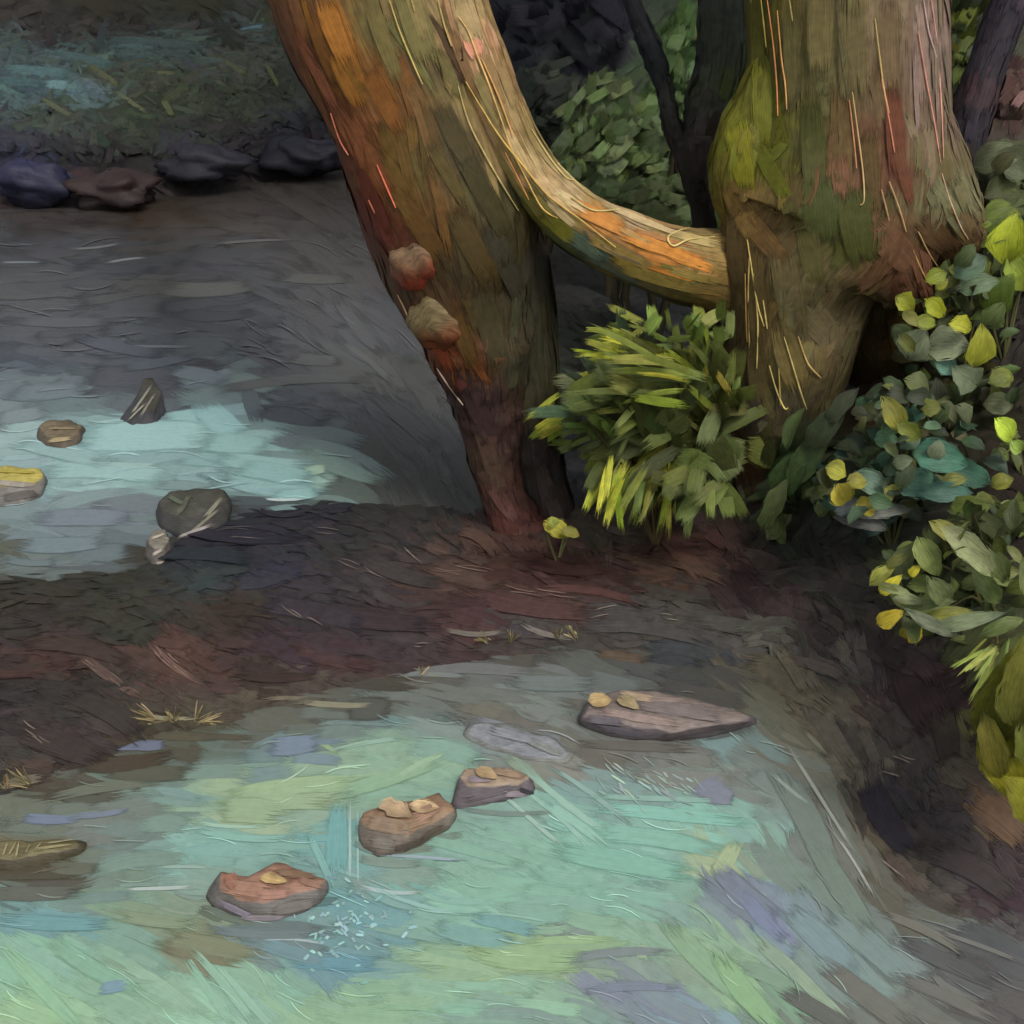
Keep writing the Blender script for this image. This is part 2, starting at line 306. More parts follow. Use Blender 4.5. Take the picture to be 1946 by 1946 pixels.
for (num, L0, W0, off) in ((2600, 160, 50, .002), (3400, 100, 27, .004), (1100, 60, 14, .006)):
    for _ in range(num):
        x, y = random.uniform(-150, 2100), random.uniform(0, 1960)
        h, n = hit(x, y)
        if h is None or h.z < -.02: continue
        if y < 300 and x < 640 and W0 > 30: pass
        jx, jy = x+random.gauss(0, 14), y+random.gauss(0, 9)
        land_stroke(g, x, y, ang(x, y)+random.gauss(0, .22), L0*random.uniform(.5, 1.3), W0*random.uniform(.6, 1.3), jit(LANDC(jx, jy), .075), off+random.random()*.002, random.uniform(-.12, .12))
FEAT_LAND = [  # x, y, angle, length, width, colour (earth, clay and wet stone seams seen on the bar and the bank)
 (880,1100,-14,190,70,'5e4438'),(1000,1150,-10,330,60,'5a3430'),(1120,1130,-8,240,30,'6a3c36'),(1080,1085,-4,200,36,'3c2220'),(1300,1060,-50,150,50,'6a4634'),(1240,1030,40,110,50,'3c2220'),
 (1330,1090,-20,150,30,'5c4430'),(1450,1140,-42,200,60,'2f1e20'),(1520,1080,-38,220,90,'292a20'),(1600,1180,-42,230,50,'2f2420'),(1750,1300,-70,220,110,'2a181a'),(1800,1400,-80,120,60,'26161a'),
 (1500,1300,-25,230,90,'625a42'),(1580,1400,-60,220,60,'5c5644'),(1690,1560,-60,200,60,'2c2834'),(1420,1200,-12,260,40,'48453e'),(1230,1205,-8,300,36,'4c4946'),(1180,1260,-6,120,60,'64503c'),
 (1280,1262,-2,130,50,'3a4044'),(210,1290,-35,170,26,'7a5648'),(330,1265,-38,150,20,'825c4c'),(200,1360,-30,200,50,'3c3430'),(120,1420,-20,220,70,'3a302c'),(600,1170,-12,260,60,'3d3440'),
 (450,1020,-6,330,50,'2e2b3a'),(380,1060,-3,260,60,'2b343c'),(900,1205,-2,140,14,'8a8270'),(1040,1205,-14,120,16,'8e8478'),(320,1366,-3,120,12,'a89f70'),(560,1332,-2,150,12,'8c7e60'),
 (150,1240,-10,260,50,'46382c'),(700,1180,-6,300,60,'3f2f34'),(760,1090,-20,200,60,'463e3c'),(1900,1560,-40,160,70,'6c4c2c'),(1850,1660,-30,240,60,'3c2c2e'),(520,1290,0,190,24,'3c2420'),
 (1000,960,-58,190,50,'35302f'),(1060,880,-30,110,60,'2a2a34'),(1110,930,-48,140,46,'48444a'),(1180,990,-8,190,46,'564a34'),(1330,975,-35,150,60,'544840'),(40,1490,12,100,30,'8a8060'),
 (90,335,-6,130,44,'3c4064'),(60,300,-20,90,30,'2e3148'),(400,275,20,160,30,'3a3846'),(250,335,-10,200,44,'2a2420'),(500,300,12,180,34,'32282c')]
for k, (x, y, a, L, W, c) in enumerate(FEAT_LAND):
    land_stroke(g, x, y, R(a), L, W, (lin('#'+c).mean()*.3+lin('#'+c)*.7)*.55*KL+LANDC(x, y)*.45, .0075+.0004*(k % 9), random.uniform(-.1, .1))
for (x, y, a, L) in SCR:
    for q in range(2): land_stroke(g, x+random.gauss(0, 6), y+random.gauss(0, 5), R(a+random.gauss(0, 4)), L*random.uniform(.6, 1), random.uniform(2, 3.4), LANDC(x, y)*1.6+lin('#8c7c6c')*.35, .013, random.uniform(-.1, .1))
ground = g.build('ground', [M['earth'], M['earthb']]); tag(ground, kind='structure')
# ------------------------------------------------------------------ water
wb = MB(); wx = np.concatenate([np.linspace(-14, -3, 12), np.linspace(-2.8, 3, 90), np.linspace(3.4, 14, 12)]); wy = np.concatenate([np.linspace(-6, .9, 10), np.linspace(1, 10.4, 150)])
X, Y_ = np.meshgrid(wx, wy, indexing='ij'); V = np.stack([X, Y_, 0*X], -1)
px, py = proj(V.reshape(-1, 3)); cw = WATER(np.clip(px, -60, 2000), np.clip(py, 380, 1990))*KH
wb.grid(V, cw.reshape(V.shape), V[..., :2].copy(), V[..., :2].copy(), 1)
UP = np.array([0, 0, 1.])
def water_stroke(mb, px, py, a, L, W, col, off, bend=0., mi=0):
    xs, ys = spine(px, py, a, L, bend, 7); P = G(xs, ys, 0.)
    # width measured so that the ribbon covers W pixels across its own direction on the plane
    q = G([px-math.sin(a)*W/2, px+math.sin(a)*W/2], [py-math.cos(a)*W/2, py+math.cos(a)*W/2], 0.)
    e = P[-1]-P[0]; e /= np.linalg.norm(e)+1e-9; d = q[1]-q[0]; wd = np.linalg.norm(d-e*(d@e))
    stroke(mb, P, UP, min(wd, .9), col, off*.28, mi, .003)
WC = lambda x, y: WATER([x], [y])[0]*KH
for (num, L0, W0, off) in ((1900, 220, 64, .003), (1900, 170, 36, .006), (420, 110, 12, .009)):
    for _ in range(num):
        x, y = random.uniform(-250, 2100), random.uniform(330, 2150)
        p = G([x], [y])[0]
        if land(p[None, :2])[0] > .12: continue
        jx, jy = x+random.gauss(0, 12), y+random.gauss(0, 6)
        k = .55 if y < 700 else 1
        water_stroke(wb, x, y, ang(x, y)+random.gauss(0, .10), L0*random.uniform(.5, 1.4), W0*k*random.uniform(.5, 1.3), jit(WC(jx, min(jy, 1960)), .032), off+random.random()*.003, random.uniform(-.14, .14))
FEAT_W = [
 (395,548,2,210,32,'74746a'),(120,612,-1,240,22,'5f6064'),(600,530,-2,170,22,'606058'),(230,660,-12,200,26,'4c545e'),(600,685,-4,120,26,'6c6a68'),(300,690,10,180,20,'5a6670'),
 (560,728,4,360,22,'6e6e68'),(480,728,-20,120,36,'788c80'),(380,715,-14,130,34,'6c7c84'),(90,745,4,180,36,'6c7c84'),(40,790,8,120,30,'7b8c90'),(700,690,-40,160,14,'6a6a68'),(770,800,-42,190,40,'4c5050'),(680,620,-52,170,30,'5c5c5c'),
 (280,830,1,330,70,'a4d0cc'),(200,900,-3,300,40,'a0c8c4'),(500,880,-6,220,36,'9ccac6'),(420,800,-40,110,60,'92c2c0'),(450,845,-4,150,46,'8fbcb8'),(120,860,-14,220,40,'92b8b6'),(520,900,-10,170,44,'8cbab6'),(600,895,12,50,22,'aac8a4'),(560,940,4,110,26,'8fc0bc'),
 (250,885,-2,140,10,'a8c8c0'),(350,925,-4,130,22,'7e9492'),(160,985,0,230,40,'78848e'),(120,1035,2,200,36,'75868c'),(60,1070,-3,120,14,'6c7c80'),(480,770,-75,90,40,'424850'),(560,790,-10,170,40,'3c444e'),
 (280,660,0,220,6,'7a8088'),(180,470,6,120,5,'9a9a98'),(240,495,8,90,5,'b0b0b0'),(40,500,0,100,5,'90989a'),(480,460,3,180,6,'7a7a78'),
 (200,840,-3,130,7,'b4d4d0'),(330,850,2,200,6,'b0d4d0'),(230,800,5,160,6,'a4ccc8'),(540,950,0,90,6,'e0e8e8'),
 # dark waterline and reflections of the stones, painted into the water colour
 (515,1768,0,260,30,'5f6662'),(440,1742,-18,120,26,'545a50'),(620,1716,8,60,18,'3c4040'),(400,1740,-30,60,20,'4c5040'),(740,1640,-4,150,20,'7c8a80'),(820,1600,12,150,20,'6e6658'),(780,1618,6,120,16,'6a6456'),(960,1545,-2,220,12,'70706a'),(700,1612,-20,70,24,'6a665a'),(1200,1420,-3,260,22,'605a54'),(1380,1395,14,120,14,'4a4444'),(540,1800,-6,220,30,'6c7c7c'),
 # pool; its lilac dabs are sky reflections painted as colour
 (560,1500,6,330,40,'94b48a'),(520,1530,2,280,34,'9cb688'),(740,1480,18,250,34,'92b48c'),(800,1455,28,130,14,'a0c098'),(480,1545,-4,150,60,'94ae84'),(700,1415,10,180,10,'9cc0b0'),
 (970,1400,-16,210,54,'84888e'),(1060,1440,-20,140,34,'86867e'),(1150,1345,-5,200,26,'6c665a'),(880,1275,-1,360,26,'7a7e7c'),(820,1285,-2,160,12,'8c9696'),(1050,1300,-2,200,36,'74807e'),
 (1000,1470,-40,130,30,'90a88c'),(1080,1530,-38,260,14,'a8ccb8'),(1050,1550,-40,240,10,'a4c8b8'),(1120,1510,-36,230,12,'98b8ac'),(1010,1560,-42,200,10,'b0ccbc'),(1090,1565,-34,180,22,'9cc4b0'),
 (1250,1520,-2,330,12,'96c4b4'),(1280,1550,-6,360,30,'84c0ae'),(1300,1480,-2,260,40,'84847c'),(1250,1600,-8,320,40,'84bca8'),(1180,1640,-10,330,50,'80b6a0'),(1380,1635,60,90,40,'a4b88c'),
 (1420,1700,-40,190,46,'7c86a0'),(1450,1745,-48,150,36,'7b86a4'),(1400,1725,-36,220,30,'747e88'),(1470,1790,-40,130,30,'7e94a4'),(1530,1560,-62,260,60,'78847c'),(1600,1690,-58,260,50,'748478'),
 (1560,1520,-58,300,8,'b4bcb0'),(1620,1640,-58,200,6,'c8cec4'),(1500,1500,-40,120,8,'a4b4a8'),(1650,1800,-42,260,60,'7c928e'),(1560,1790,-45,220,60,'7e969c'),(1530,1870,-45,300,30,'a0b494'),
 (1480,1830,-42,120,26,'9cb48c'),(1650,1900,-38,260,50,'6c6c64'),(1560,1925,-30,200,40,'60625c'),(1420,1890,-52,240,50,'8cb484'),(1340,1830,-45,260,50,'8cb488'),(1800,1830,-24,260,40,'5a5c5c'),(1800,1900,-24,260,30,'706e68'),
 (1860,1800,-20,200,10,'8a8880'),(1750,1770,-25,200,20,'78705e'),(1180,1815,4,230,22,'7c8288'),(1200,1880,2,220,22,'7e84a0'),(1100,1800,3,260,18,'8fb088'),(1000,1820,-6,260,60,'94b482'),(1080,1790,2,220,20,'98b888'),
 (900,1780,-12,200,40,'74a2a0'),(960,1760,-14,160,30,'709ea0'),(800,1720,-16,220,10,'a0c8bc'),(980,1745,-8,200,6,'9cc4b4'),(640,1830,-4,200,40,'6696a0'),(560,1810,-16,160,40,'70929a'),(640,1600,88,170,50,'70a8a6'),(665,1600,90,190,7,'b8d0c8'),(680,1610,90,170,5,'b0ccc4'),
 (610,1640,-66,150,16,'84bcb4'),(460,1590,-6,230,16,'88bcae'),(440,1570,-3,180,8,'a4ccbc'),(350,1650,0,120,7,'a0bcb0'),(300,1690,2,150,8,'c8d4d0'),(560,1790,-4,150,6,'c0d0d0'),(740,1695,-6,140,10,'c0d0d0'),(500,1775,-3,260,20,'6c7474'),
 (800,1632,-4,190,7,'a8b4cc'),(850,1637,-2,60,5,'2c3a6a'),(660,1660,-20,90,8,'90b8b4'),(400,1800,-12,240,46,'7e8466'),(380,1820,-12,200,20,'746f54'),(290,1750,-8,180,30,'849476'),(100,1755,-3,260,36,'689a9c'),
 (430,1880,-50,230,22,'94bca4'),(470,1900,-48,240,20,'9cc4ac'),(400,1890,-55,200,20,'8cb8a0'),(80,1880,-46,260,34,'8cbc96'),(180,1840,-30,240,40,'80b096'),
 (250,1420,0,60,20,'7680a4'),(285,1418,0,70,24,'7a86a6'),(560,1418,6,120,44,'7b88a8'),(600,1445,-4,120,26,'7484a0'),(600,1410,0,150,14,'72849c'),(95,1558,-2,130,24,'7886ac'),(190,1548,6,140,14,'7684a2'),(215,1878,10,66,28,'6c86b4'),(1355,1505,40,66,60,'8285a6'),(1370,1515,-10,60,40,'8587a4'),
 (620,1420,-30,70,10,'9cb880'),(1220,1810,90,40,22,'b0c498'),(60,1660,0,240,36,'4e4938'),(140,1650,-4,120,30,'5c5844'),(60,1700,0,220,34,'5f6258'),(280,1470,-2,200,40,'504630'),(240,1450,6,220,36,'463a2a'),(330,1400,-2,240,20,'5c5640'),(420,1400,-4,160,14,'544c3a'),
 (200,1500,8,260,24,'6c6c58'),(900,1620,-15,260,24,'86b49c'),(700,1350,0,100,50,'4c443a'),(640,1340,-3,160,14,'a09878'),(20,1725,-20,60,8,'4a4c4c')]
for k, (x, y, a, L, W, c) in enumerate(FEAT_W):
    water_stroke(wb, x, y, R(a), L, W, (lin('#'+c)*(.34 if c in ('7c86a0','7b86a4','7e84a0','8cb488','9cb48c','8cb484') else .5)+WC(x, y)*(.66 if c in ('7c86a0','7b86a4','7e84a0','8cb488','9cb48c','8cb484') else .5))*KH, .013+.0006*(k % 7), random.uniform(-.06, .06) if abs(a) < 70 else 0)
for _ in range(420):  # ripple glints painted as thin strokes lighter than the water
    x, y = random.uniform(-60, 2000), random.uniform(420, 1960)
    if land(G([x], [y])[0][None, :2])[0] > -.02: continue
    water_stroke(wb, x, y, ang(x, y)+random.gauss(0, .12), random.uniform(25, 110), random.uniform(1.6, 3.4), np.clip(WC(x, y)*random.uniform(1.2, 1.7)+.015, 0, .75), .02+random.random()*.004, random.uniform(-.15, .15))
# broken water below the little drop: short bright flecks
for _ in range(75):
    x = random.gauss(670, 46); y = random.gauss(1770, 42)
    water_stroke(wb, x, y, R(random.choice([-60, -40, 0, 5, 40, 55])+random.gauss(0, 12)), random.uniform(8, 24), random.uniform(3, 8), jit(lin('#94bcbc'), .15)*KH, .018+random.random()*.004)
for _ in range(45):
    x = random.uniform(1180, 1240)-random.uniform(0, 150); y = 1500+random.gauss(0, 22)
    water_stroke(wb, x+100, y, R(-35+random.gauss(0, 10)), random.uniform(12, 50), random.uniform(2, 5), jit(lin('#98aca4'), .12)*KH, .018+random.random()*.004)
water = wb.build('water', [M['water'], M['waterb']]); tag(water, kind='structure')

# ------------------------------------------------------------------ trunks, limbs, roots
def catmull(A, n):
    A = np.asarray(A, float); k = len(A); out = []
    for t in np.linspace(0, k-1.0001, n):
        i = int(t); u = t-i; p0, p1, p2, p3 = A[max(i-1, 0)], A[i], A[min(i+1, k-1)], A[min(i+2, k-1)]
        out.append(.5*((2*p1)+(-p0+p2)*u+(2*p0-5*p1+4*p2-p3)*u*u+(-p0+3*p1-3*p2+p3)*u**3))
    return np.array(out)
def limb(name, pts, FC, parent, nst=260, gain=1.0, ns=48, nr=36, world=None, lump=.10, seed=0, mats=None, Lm=(60, 170), Wm=(10, 34), flat=1.0):
    """pts: (px, py, Y, width px) or, with world, (x,y,z,r)"""
    if world is None:
        A = []
        for x, y, Y, wp in pts:
            c = P3(x, y, Y); A.append([*c, pxsize(wp, c)/2])
    else: A = world
    A = catmull(A, ns); C = A[:, :3]; rad = np.maximum(A[:, 3], .002)
    T = np.gradient(C, axis=0); T /= np.linalg.norm(T, axis=1)[:, None]
    ref = np.array([0, 1., 0]); B1 = np.cross(T, ref); B1 /= np.linalg.norm(B1, axis=1)[:, None]; B2 = np.cross(B1, T)
    th = np.linspace(0, 2*np.pi, nr, endpoint=False)
    def surf(i, a, extra=0.):
        i = np.clip(i, 0, ns-1.001); k = int(i); u = i-k
        c = C[k]*(1-u)+C[k+1]*u; r = rad[k]*(1-u)+rad[k+1]*u; b1 = B1[k]*(1-u)+B1[k+1]*u; b2 = B2[k]*(1-u)+B2[k+1]*u
        nn = b1*math.cos(a)+b2*math.sin(a)*flat
        q = c/ max(r, .03)*.55
        l = 1+lump*noise.noise(Vector((math.cos(a)*1.6+seed, math.sin(a)*1.6, 0))+Vector(q)*.8)+lump*.5*noise.noise(Vector((math.cos(a)*5+seed, math.sin(a)*5, q[2]*.9)))
        return c+nn*(r*l+extra), nn/np.linalg.norm(nn)
    mb = MB(); V = np.array([[surf(i, a)[0] for a in th] for i in range(ns)])
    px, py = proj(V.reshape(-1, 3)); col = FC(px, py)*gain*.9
    ii, tt = np.meshgrid(np.arange(ns), th, indexing='ij')
    ln = np.concatenate([[0], np.cumsum(np.linalg.norm(np.diff(C, axis=0), axis=1))])
    UV = np.stack([ln[ii], tt*rad.mean()], -1)
    mb.grid(V, col.reshape(V.shape), UV, UV, 1, close=True)
    tot = ln[-1]; m_per_px = pxsize(1, C[ns//2])
    for q in range(nst):
        i0 = random.uniform(0, ns-1); a0 = random.uniform(0, 2*math.pi)
        if random.random() < .6: a0 = random.uniform(math.pi, 2*math.pi)   # a few more on the side towards the stream
        k = int(i0); r = rad[min(k, ns-1)]
        L = random.uniform(*Lm)*m_per_px; W = random.uniform(*Wm)*m_per_px; W = min(W, r*.7); di = L/tot*ns; da = random.gauss(0, .12)
        S_ = [surf(i0+di*(t-.5), a0+da*(t-.5)+.02*math.sin(t*4)) for t in np.linspace(0, 1, 6)]
        P = np.array([s[0] for s in S_]); Nn = np.array([s[1] for s in S_])
        if np.linalg.norm(P[-1]-P[0]) < L*.25: continue
        x, y = proj(P.mean(0)); c = FC([x+random.gauss(0, 8)], [y+random.gauss(0, 12)])[0]
        stroke(mb, P, Nn, W, jit(c*gain, .10), .0006+random.random()*.0018, 0, .025)
    o = mb.build(name, mats or [M['bark'], M['barkb']], parent)
    return o, surf, bvh_of(V)
def bvh_of(V):
    ns, nr = V.shape[:2]; F_ = [(i*nr+j, (i+1)*nr+j, (i+1)*nr+(j+1) % nr, i*nr+(j+1) % nr) for i in range(ns-1) for j in range(nr)]
    return BVHTree.FromPolygons([Vector(v) for v in V.reshape(-1, 3)], F_)
def cast(bv, x, y):
    d = Vector(ray(x, y)).normalized(); h = bv.ray_cast(CO, d); return h[0], h[1]
def feat_on(mb, bvs, x, y, a, L, W, c, off, arch=.03):
    xs, ys = spine(x, y, R(a), L, 0, 6); P = []; Nn = []
    for u, v in zip(xs, ys):
        best = None
        for bv in bvs:
            h, n = cast(bv, u, v)
            if h is not None and (best is None or (h-CO).length < (best[0]-CO).length): best = (h, n)
        if best:
            n = best[1]; n = n if n.dot(CO-best[0]) > 0 else -n
            if P and (Vector(P[-1])-best[0]).length > .12: break
            P.append(tuple(best[0])); Nn.append(tuple(n))
    if len(P) < 3: return
    P = np.array(P); stroke(mb, P, np.array(Nn), pxsize(W, P[0]), c, off, 0, arch)
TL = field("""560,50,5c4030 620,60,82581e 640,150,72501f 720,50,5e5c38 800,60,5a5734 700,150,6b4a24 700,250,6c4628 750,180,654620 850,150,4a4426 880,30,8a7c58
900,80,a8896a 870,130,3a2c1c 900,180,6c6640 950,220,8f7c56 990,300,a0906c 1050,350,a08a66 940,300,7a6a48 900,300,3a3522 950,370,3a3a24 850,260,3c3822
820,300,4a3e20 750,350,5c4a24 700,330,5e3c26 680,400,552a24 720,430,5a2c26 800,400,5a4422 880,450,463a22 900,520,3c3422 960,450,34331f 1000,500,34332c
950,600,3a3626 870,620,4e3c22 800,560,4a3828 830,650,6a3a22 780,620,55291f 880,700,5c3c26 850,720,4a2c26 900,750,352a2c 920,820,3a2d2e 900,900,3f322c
950,950,44302e 970,1000,4a2e2c 620,200,5a3426 650,300,553024 580,120,5a3a2a 780,260,5c4822 1000,600,3a3c30 1000,700,3a3c30""")  # the trunk's sunlit right flank is painted into these colours
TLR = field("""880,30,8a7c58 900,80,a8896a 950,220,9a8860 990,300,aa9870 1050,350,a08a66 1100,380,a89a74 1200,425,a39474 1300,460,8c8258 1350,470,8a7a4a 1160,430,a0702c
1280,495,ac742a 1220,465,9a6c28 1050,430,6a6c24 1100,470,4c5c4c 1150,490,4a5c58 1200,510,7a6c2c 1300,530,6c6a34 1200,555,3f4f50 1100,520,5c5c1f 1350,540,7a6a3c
960,260,7a6a40 1000,370,5a5c2c 930,170,8a7450""")  # the root's lit upper side is painted into its colour
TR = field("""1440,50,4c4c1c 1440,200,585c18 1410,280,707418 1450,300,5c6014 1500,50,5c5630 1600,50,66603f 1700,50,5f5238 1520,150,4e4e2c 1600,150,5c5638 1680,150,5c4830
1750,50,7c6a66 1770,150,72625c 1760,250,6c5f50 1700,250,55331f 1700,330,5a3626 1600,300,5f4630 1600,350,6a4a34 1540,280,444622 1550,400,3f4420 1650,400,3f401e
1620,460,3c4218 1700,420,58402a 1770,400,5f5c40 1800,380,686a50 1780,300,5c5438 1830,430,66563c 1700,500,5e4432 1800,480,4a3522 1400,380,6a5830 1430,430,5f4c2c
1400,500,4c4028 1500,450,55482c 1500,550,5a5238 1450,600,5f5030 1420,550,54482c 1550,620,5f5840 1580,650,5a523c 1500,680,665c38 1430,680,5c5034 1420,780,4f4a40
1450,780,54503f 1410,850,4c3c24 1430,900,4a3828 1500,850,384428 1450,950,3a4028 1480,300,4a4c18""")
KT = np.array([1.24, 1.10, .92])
YL, YR = 4.05, 4.0
TRUNK_L = [(500,-1500,4.5,250),(560,-700,4.35,300),(640,-250,4.25,340),(700,0,4.2,358),(790,200,4.15,345),(848,400,4.1,330),(888,550,4.08,262),(912,660,4.06,200),(928,760,4.05,140),(938,850,4.03,105),(955,940,4.0,85),(985,1010,3.98,110),(1010,1060,3.95,150)]
def stroke_part(name, bvs, lst, parent, FC, gain=KT, off0=.0028, arch=.03):
    mb = MB()
    for k, (x, y, a, L, W, c) in enumerate(lst): feat_on(mb, bvs, x, y, a, L, W, (lin('#'+c)*.65+FC([x], [y])[0]*.35)*gain, off0+.0004*(k % 7), arch)
    return mb
def merge(o, mb, mats):      # fold feature strokes into the bark part itself
    t = mb.build('tmp', mats); 
    with bpy.context.temp_override(active_object=o, object=o, selected_objects=[o, t], selected_editable_objects=[o, t]): bpy.ops.object.join()
def streaks(name, bvs, lines, parent, gain, w_px=3.2):
    """pale raised hairline ridges running down the bark: each line a list of pixels"""
    mb = MB()
    for ln_, c in lines:
        P = []
        for u, v in catmull(np.array(ln_, float), 4+int(len(ln_)*6)):
            best = None
            for bv in bvs:
                h, n = cast(bv, u, v)
                if h is not None and (best is None or (h-CO).length < (best-CO).length): best = h
            if best is not None: P.append(np.array(best)+np.array((CO-best).normalized())*.011)
        if len(P) < 3: continue
        P = np.array(P); P = P[np.r_[True, np.linalg.norm(np.diff(P, axis=0), axis=1) > 1e-4]]
        T = np.gradient(P, axis=0); T /= np.linalg.norm(T, axis=1)[:, None]+1e-9
        b1 = np.cross(T, [0, 1., 0]); b1 /= np.linalg.norm(b1, axis=1)[:, None]+1e-9; b2 = np.cross(b1, T)
        th = np.linspace(0, 2*np.pi, 6, endpoint=False); r = pxsize(w_px, P[0])/2*(.55+.45*np.sin(np.linspace(.1, math.pi-.1, len(P))))
        V = P[:, None]+r[:, None, None]*(b1[:, None]*np.cos(th)[None, :, None]+b2[:, None]*np.sin(th)[None, :, None])
        uv = np.zeros(V.shape[:2]+(2,)); uv[..., 0] = np.arange(len(P))[:, None]*.01
        mb.grid(V, lin('#'+c)*gain, uv, uv, 0, close=True)
    return mb
base = P3(985, 1010, 3.98)
tl = empty('leaning_tree', base, 'brown and ochre tree leaning left over the stream, its long pale root reaching right', 'tree')
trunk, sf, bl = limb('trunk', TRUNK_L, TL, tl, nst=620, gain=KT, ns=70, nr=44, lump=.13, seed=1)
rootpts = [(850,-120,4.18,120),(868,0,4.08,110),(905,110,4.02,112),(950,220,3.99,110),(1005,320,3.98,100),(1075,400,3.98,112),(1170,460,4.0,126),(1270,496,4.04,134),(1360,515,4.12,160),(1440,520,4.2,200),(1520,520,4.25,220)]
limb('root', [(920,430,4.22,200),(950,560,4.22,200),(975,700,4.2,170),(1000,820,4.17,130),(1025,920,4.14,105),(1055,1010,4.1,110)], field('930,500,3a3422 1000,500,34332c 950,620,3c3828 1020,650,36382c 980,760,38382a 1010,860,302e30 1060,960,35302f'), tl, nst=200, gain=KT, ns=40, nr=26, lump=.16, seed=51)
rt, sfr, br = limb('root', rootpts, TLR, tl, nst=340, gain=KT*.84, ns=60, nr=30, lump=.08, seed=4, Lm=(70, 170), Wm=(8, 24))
TALL = lambda x, y: (TLR if y[0] > 200+1.1*(x[0]-900)*-1 and x[0] > 960 else TL)(x, y)
fl = stroke_part('f', [bl, br], [(640,60,-68,170,60,'8a5c1e'),(660,150,-65,150,44,'7c541e'),(730,190,-62,170,46,'70481e'),(600,130,-62,220,30,'643c2c'),(790,50,-72,190,70,'605e38'),(730,80,-70,200,40,'66603a'),
 (700,300,-60,240,60,'6a4228'),(760,360,-58,220,60,'5e4a24'),(800,430,-56,190,60,'5c4622'),(700,420,-60,200,34,'5a2824'),(740,500,-62,150,40,'582820'),(870,270,-64,200,50,'3c3620'),(920,370,-62,240,60,'34321e'),
 (900,470,-62,200,60,'443a20'),(960,500,-65,200,60,'32322a'),(850,140,-70,130,34,'5e5c38'),(872,125,-86,90,34,'38281a'),(850,330,-60,180,30,'46401f'),(930,620,-75,200,60,'3a3a2a'),(880,640,-70,150,40,'50401f'),
 (835,660,-60,130,40,'70341f'),(870,720,-55,150,30,'4c2a28'),(915,790,-62,150,50,'362a2e'),(935,880,-72,160,40,'44362f'),(960,960,-55,110,34,'54383a'),(905,690,-60,120,20,'704020'),(900,90,-68,50,40,'c08070'),
 (890,40,-70,110,50,'9c8c68'),(905,85,-88,26,34,'c89080'),(930,190,-64,150,30,'787048'),(985,290,-62,150,26,'b4a47c'),(1050,365,-45,140,24,'b09c78'),(1140,415,-28,130,40,'a8702c'),(1090,385,-32,120,20,'b4a684'),
 (1220,420,-22,190,26,'a89c7c'),(1320,455,-14,130,30,'a09466'),(1250,470,-20,190,30,'b0762a'),(1310,495,-22,120,26,'b87c2c'),(1180,480,-25,170,26,'84702c'),(1110,465,-38,110,34,'4c6058'),(1060,430,-40,90,44,'6a6c22'),
 (1160,510,-26,160,20,'46585a'),(1250,530,-16,190,30,'746c34'),(1320,525,-15,130,20,'8a7a40'),(1220,550,-16,160,16,'40525a'),(1040,400,-52,110,20,'5c5c30')], tl, TALL)
merge(trunk, fl, [M['bark'], M['barkb']])
# burls
def blob(name, x, y, Y, w_, h_, ctop, cbot, parent, gain=KT, seed=0, mat='barkb'):
    c = P3(x, y, Y); rx = pxsize(w_, c)/2; rz = pxsize(h_, c)/2; mb = MB(); a, b = 20, 28
    th = np.linspace(.02, math.pi-.02, a); ph = np.linspace(0, 2*np.pi, b, endpoint=False); V = np.zeros((a, b, 3)); C_ = np.zeros((a, b, 3))
    for i, t in enumerate(th):
        for j, p in enumerate(ph):
            d = np.array([math.sin(t)*math.cos(p), math.sin(t)*math.sin(p), math.cos(t)]); k = 1+.12*noise.noise(Vector(d)*5+Vector((seed, 0, 0)))+.22*noise.noise(Vector(d)*1.7+Vector((seed, 0, 0)))
            V[i, j] = c+d*np.array([rx, rx*.8, rz])*k
            u = sm(np.array((d[2]*.9-d[0]*.35+.25+.25*noise.noise(Vector(d)*2.2))*1.2+.35)); C_[i, j] = lin(ctop)*u+lin(cbot)*(1-u)  # paler top is a highlight painted into the burl colour
    uv = np.zeros((a, b, 2)); uv[..., 0] = (th*rz)[:, None]; uv[..., 1] = (ph*rx*.6)[None]
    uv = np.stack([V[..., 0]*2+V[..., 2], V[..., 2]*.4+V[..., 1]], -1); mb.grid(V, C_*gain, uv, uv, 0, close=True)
    return mb.build(name, [M[mat]], parent)
o = blob('burl', 808, 480, 3.925, 150, 140, '#6c5a48', '#74301f', tl, seed=1); o['label'] = 'larger red and grey burl on the stream side'
o = blob('burl', 842, 600, 3.925, 125, 130, '#625a40', '#5e3420', tl, seed=5); o['label'] = 'smaller grey and brown burl under the red one'
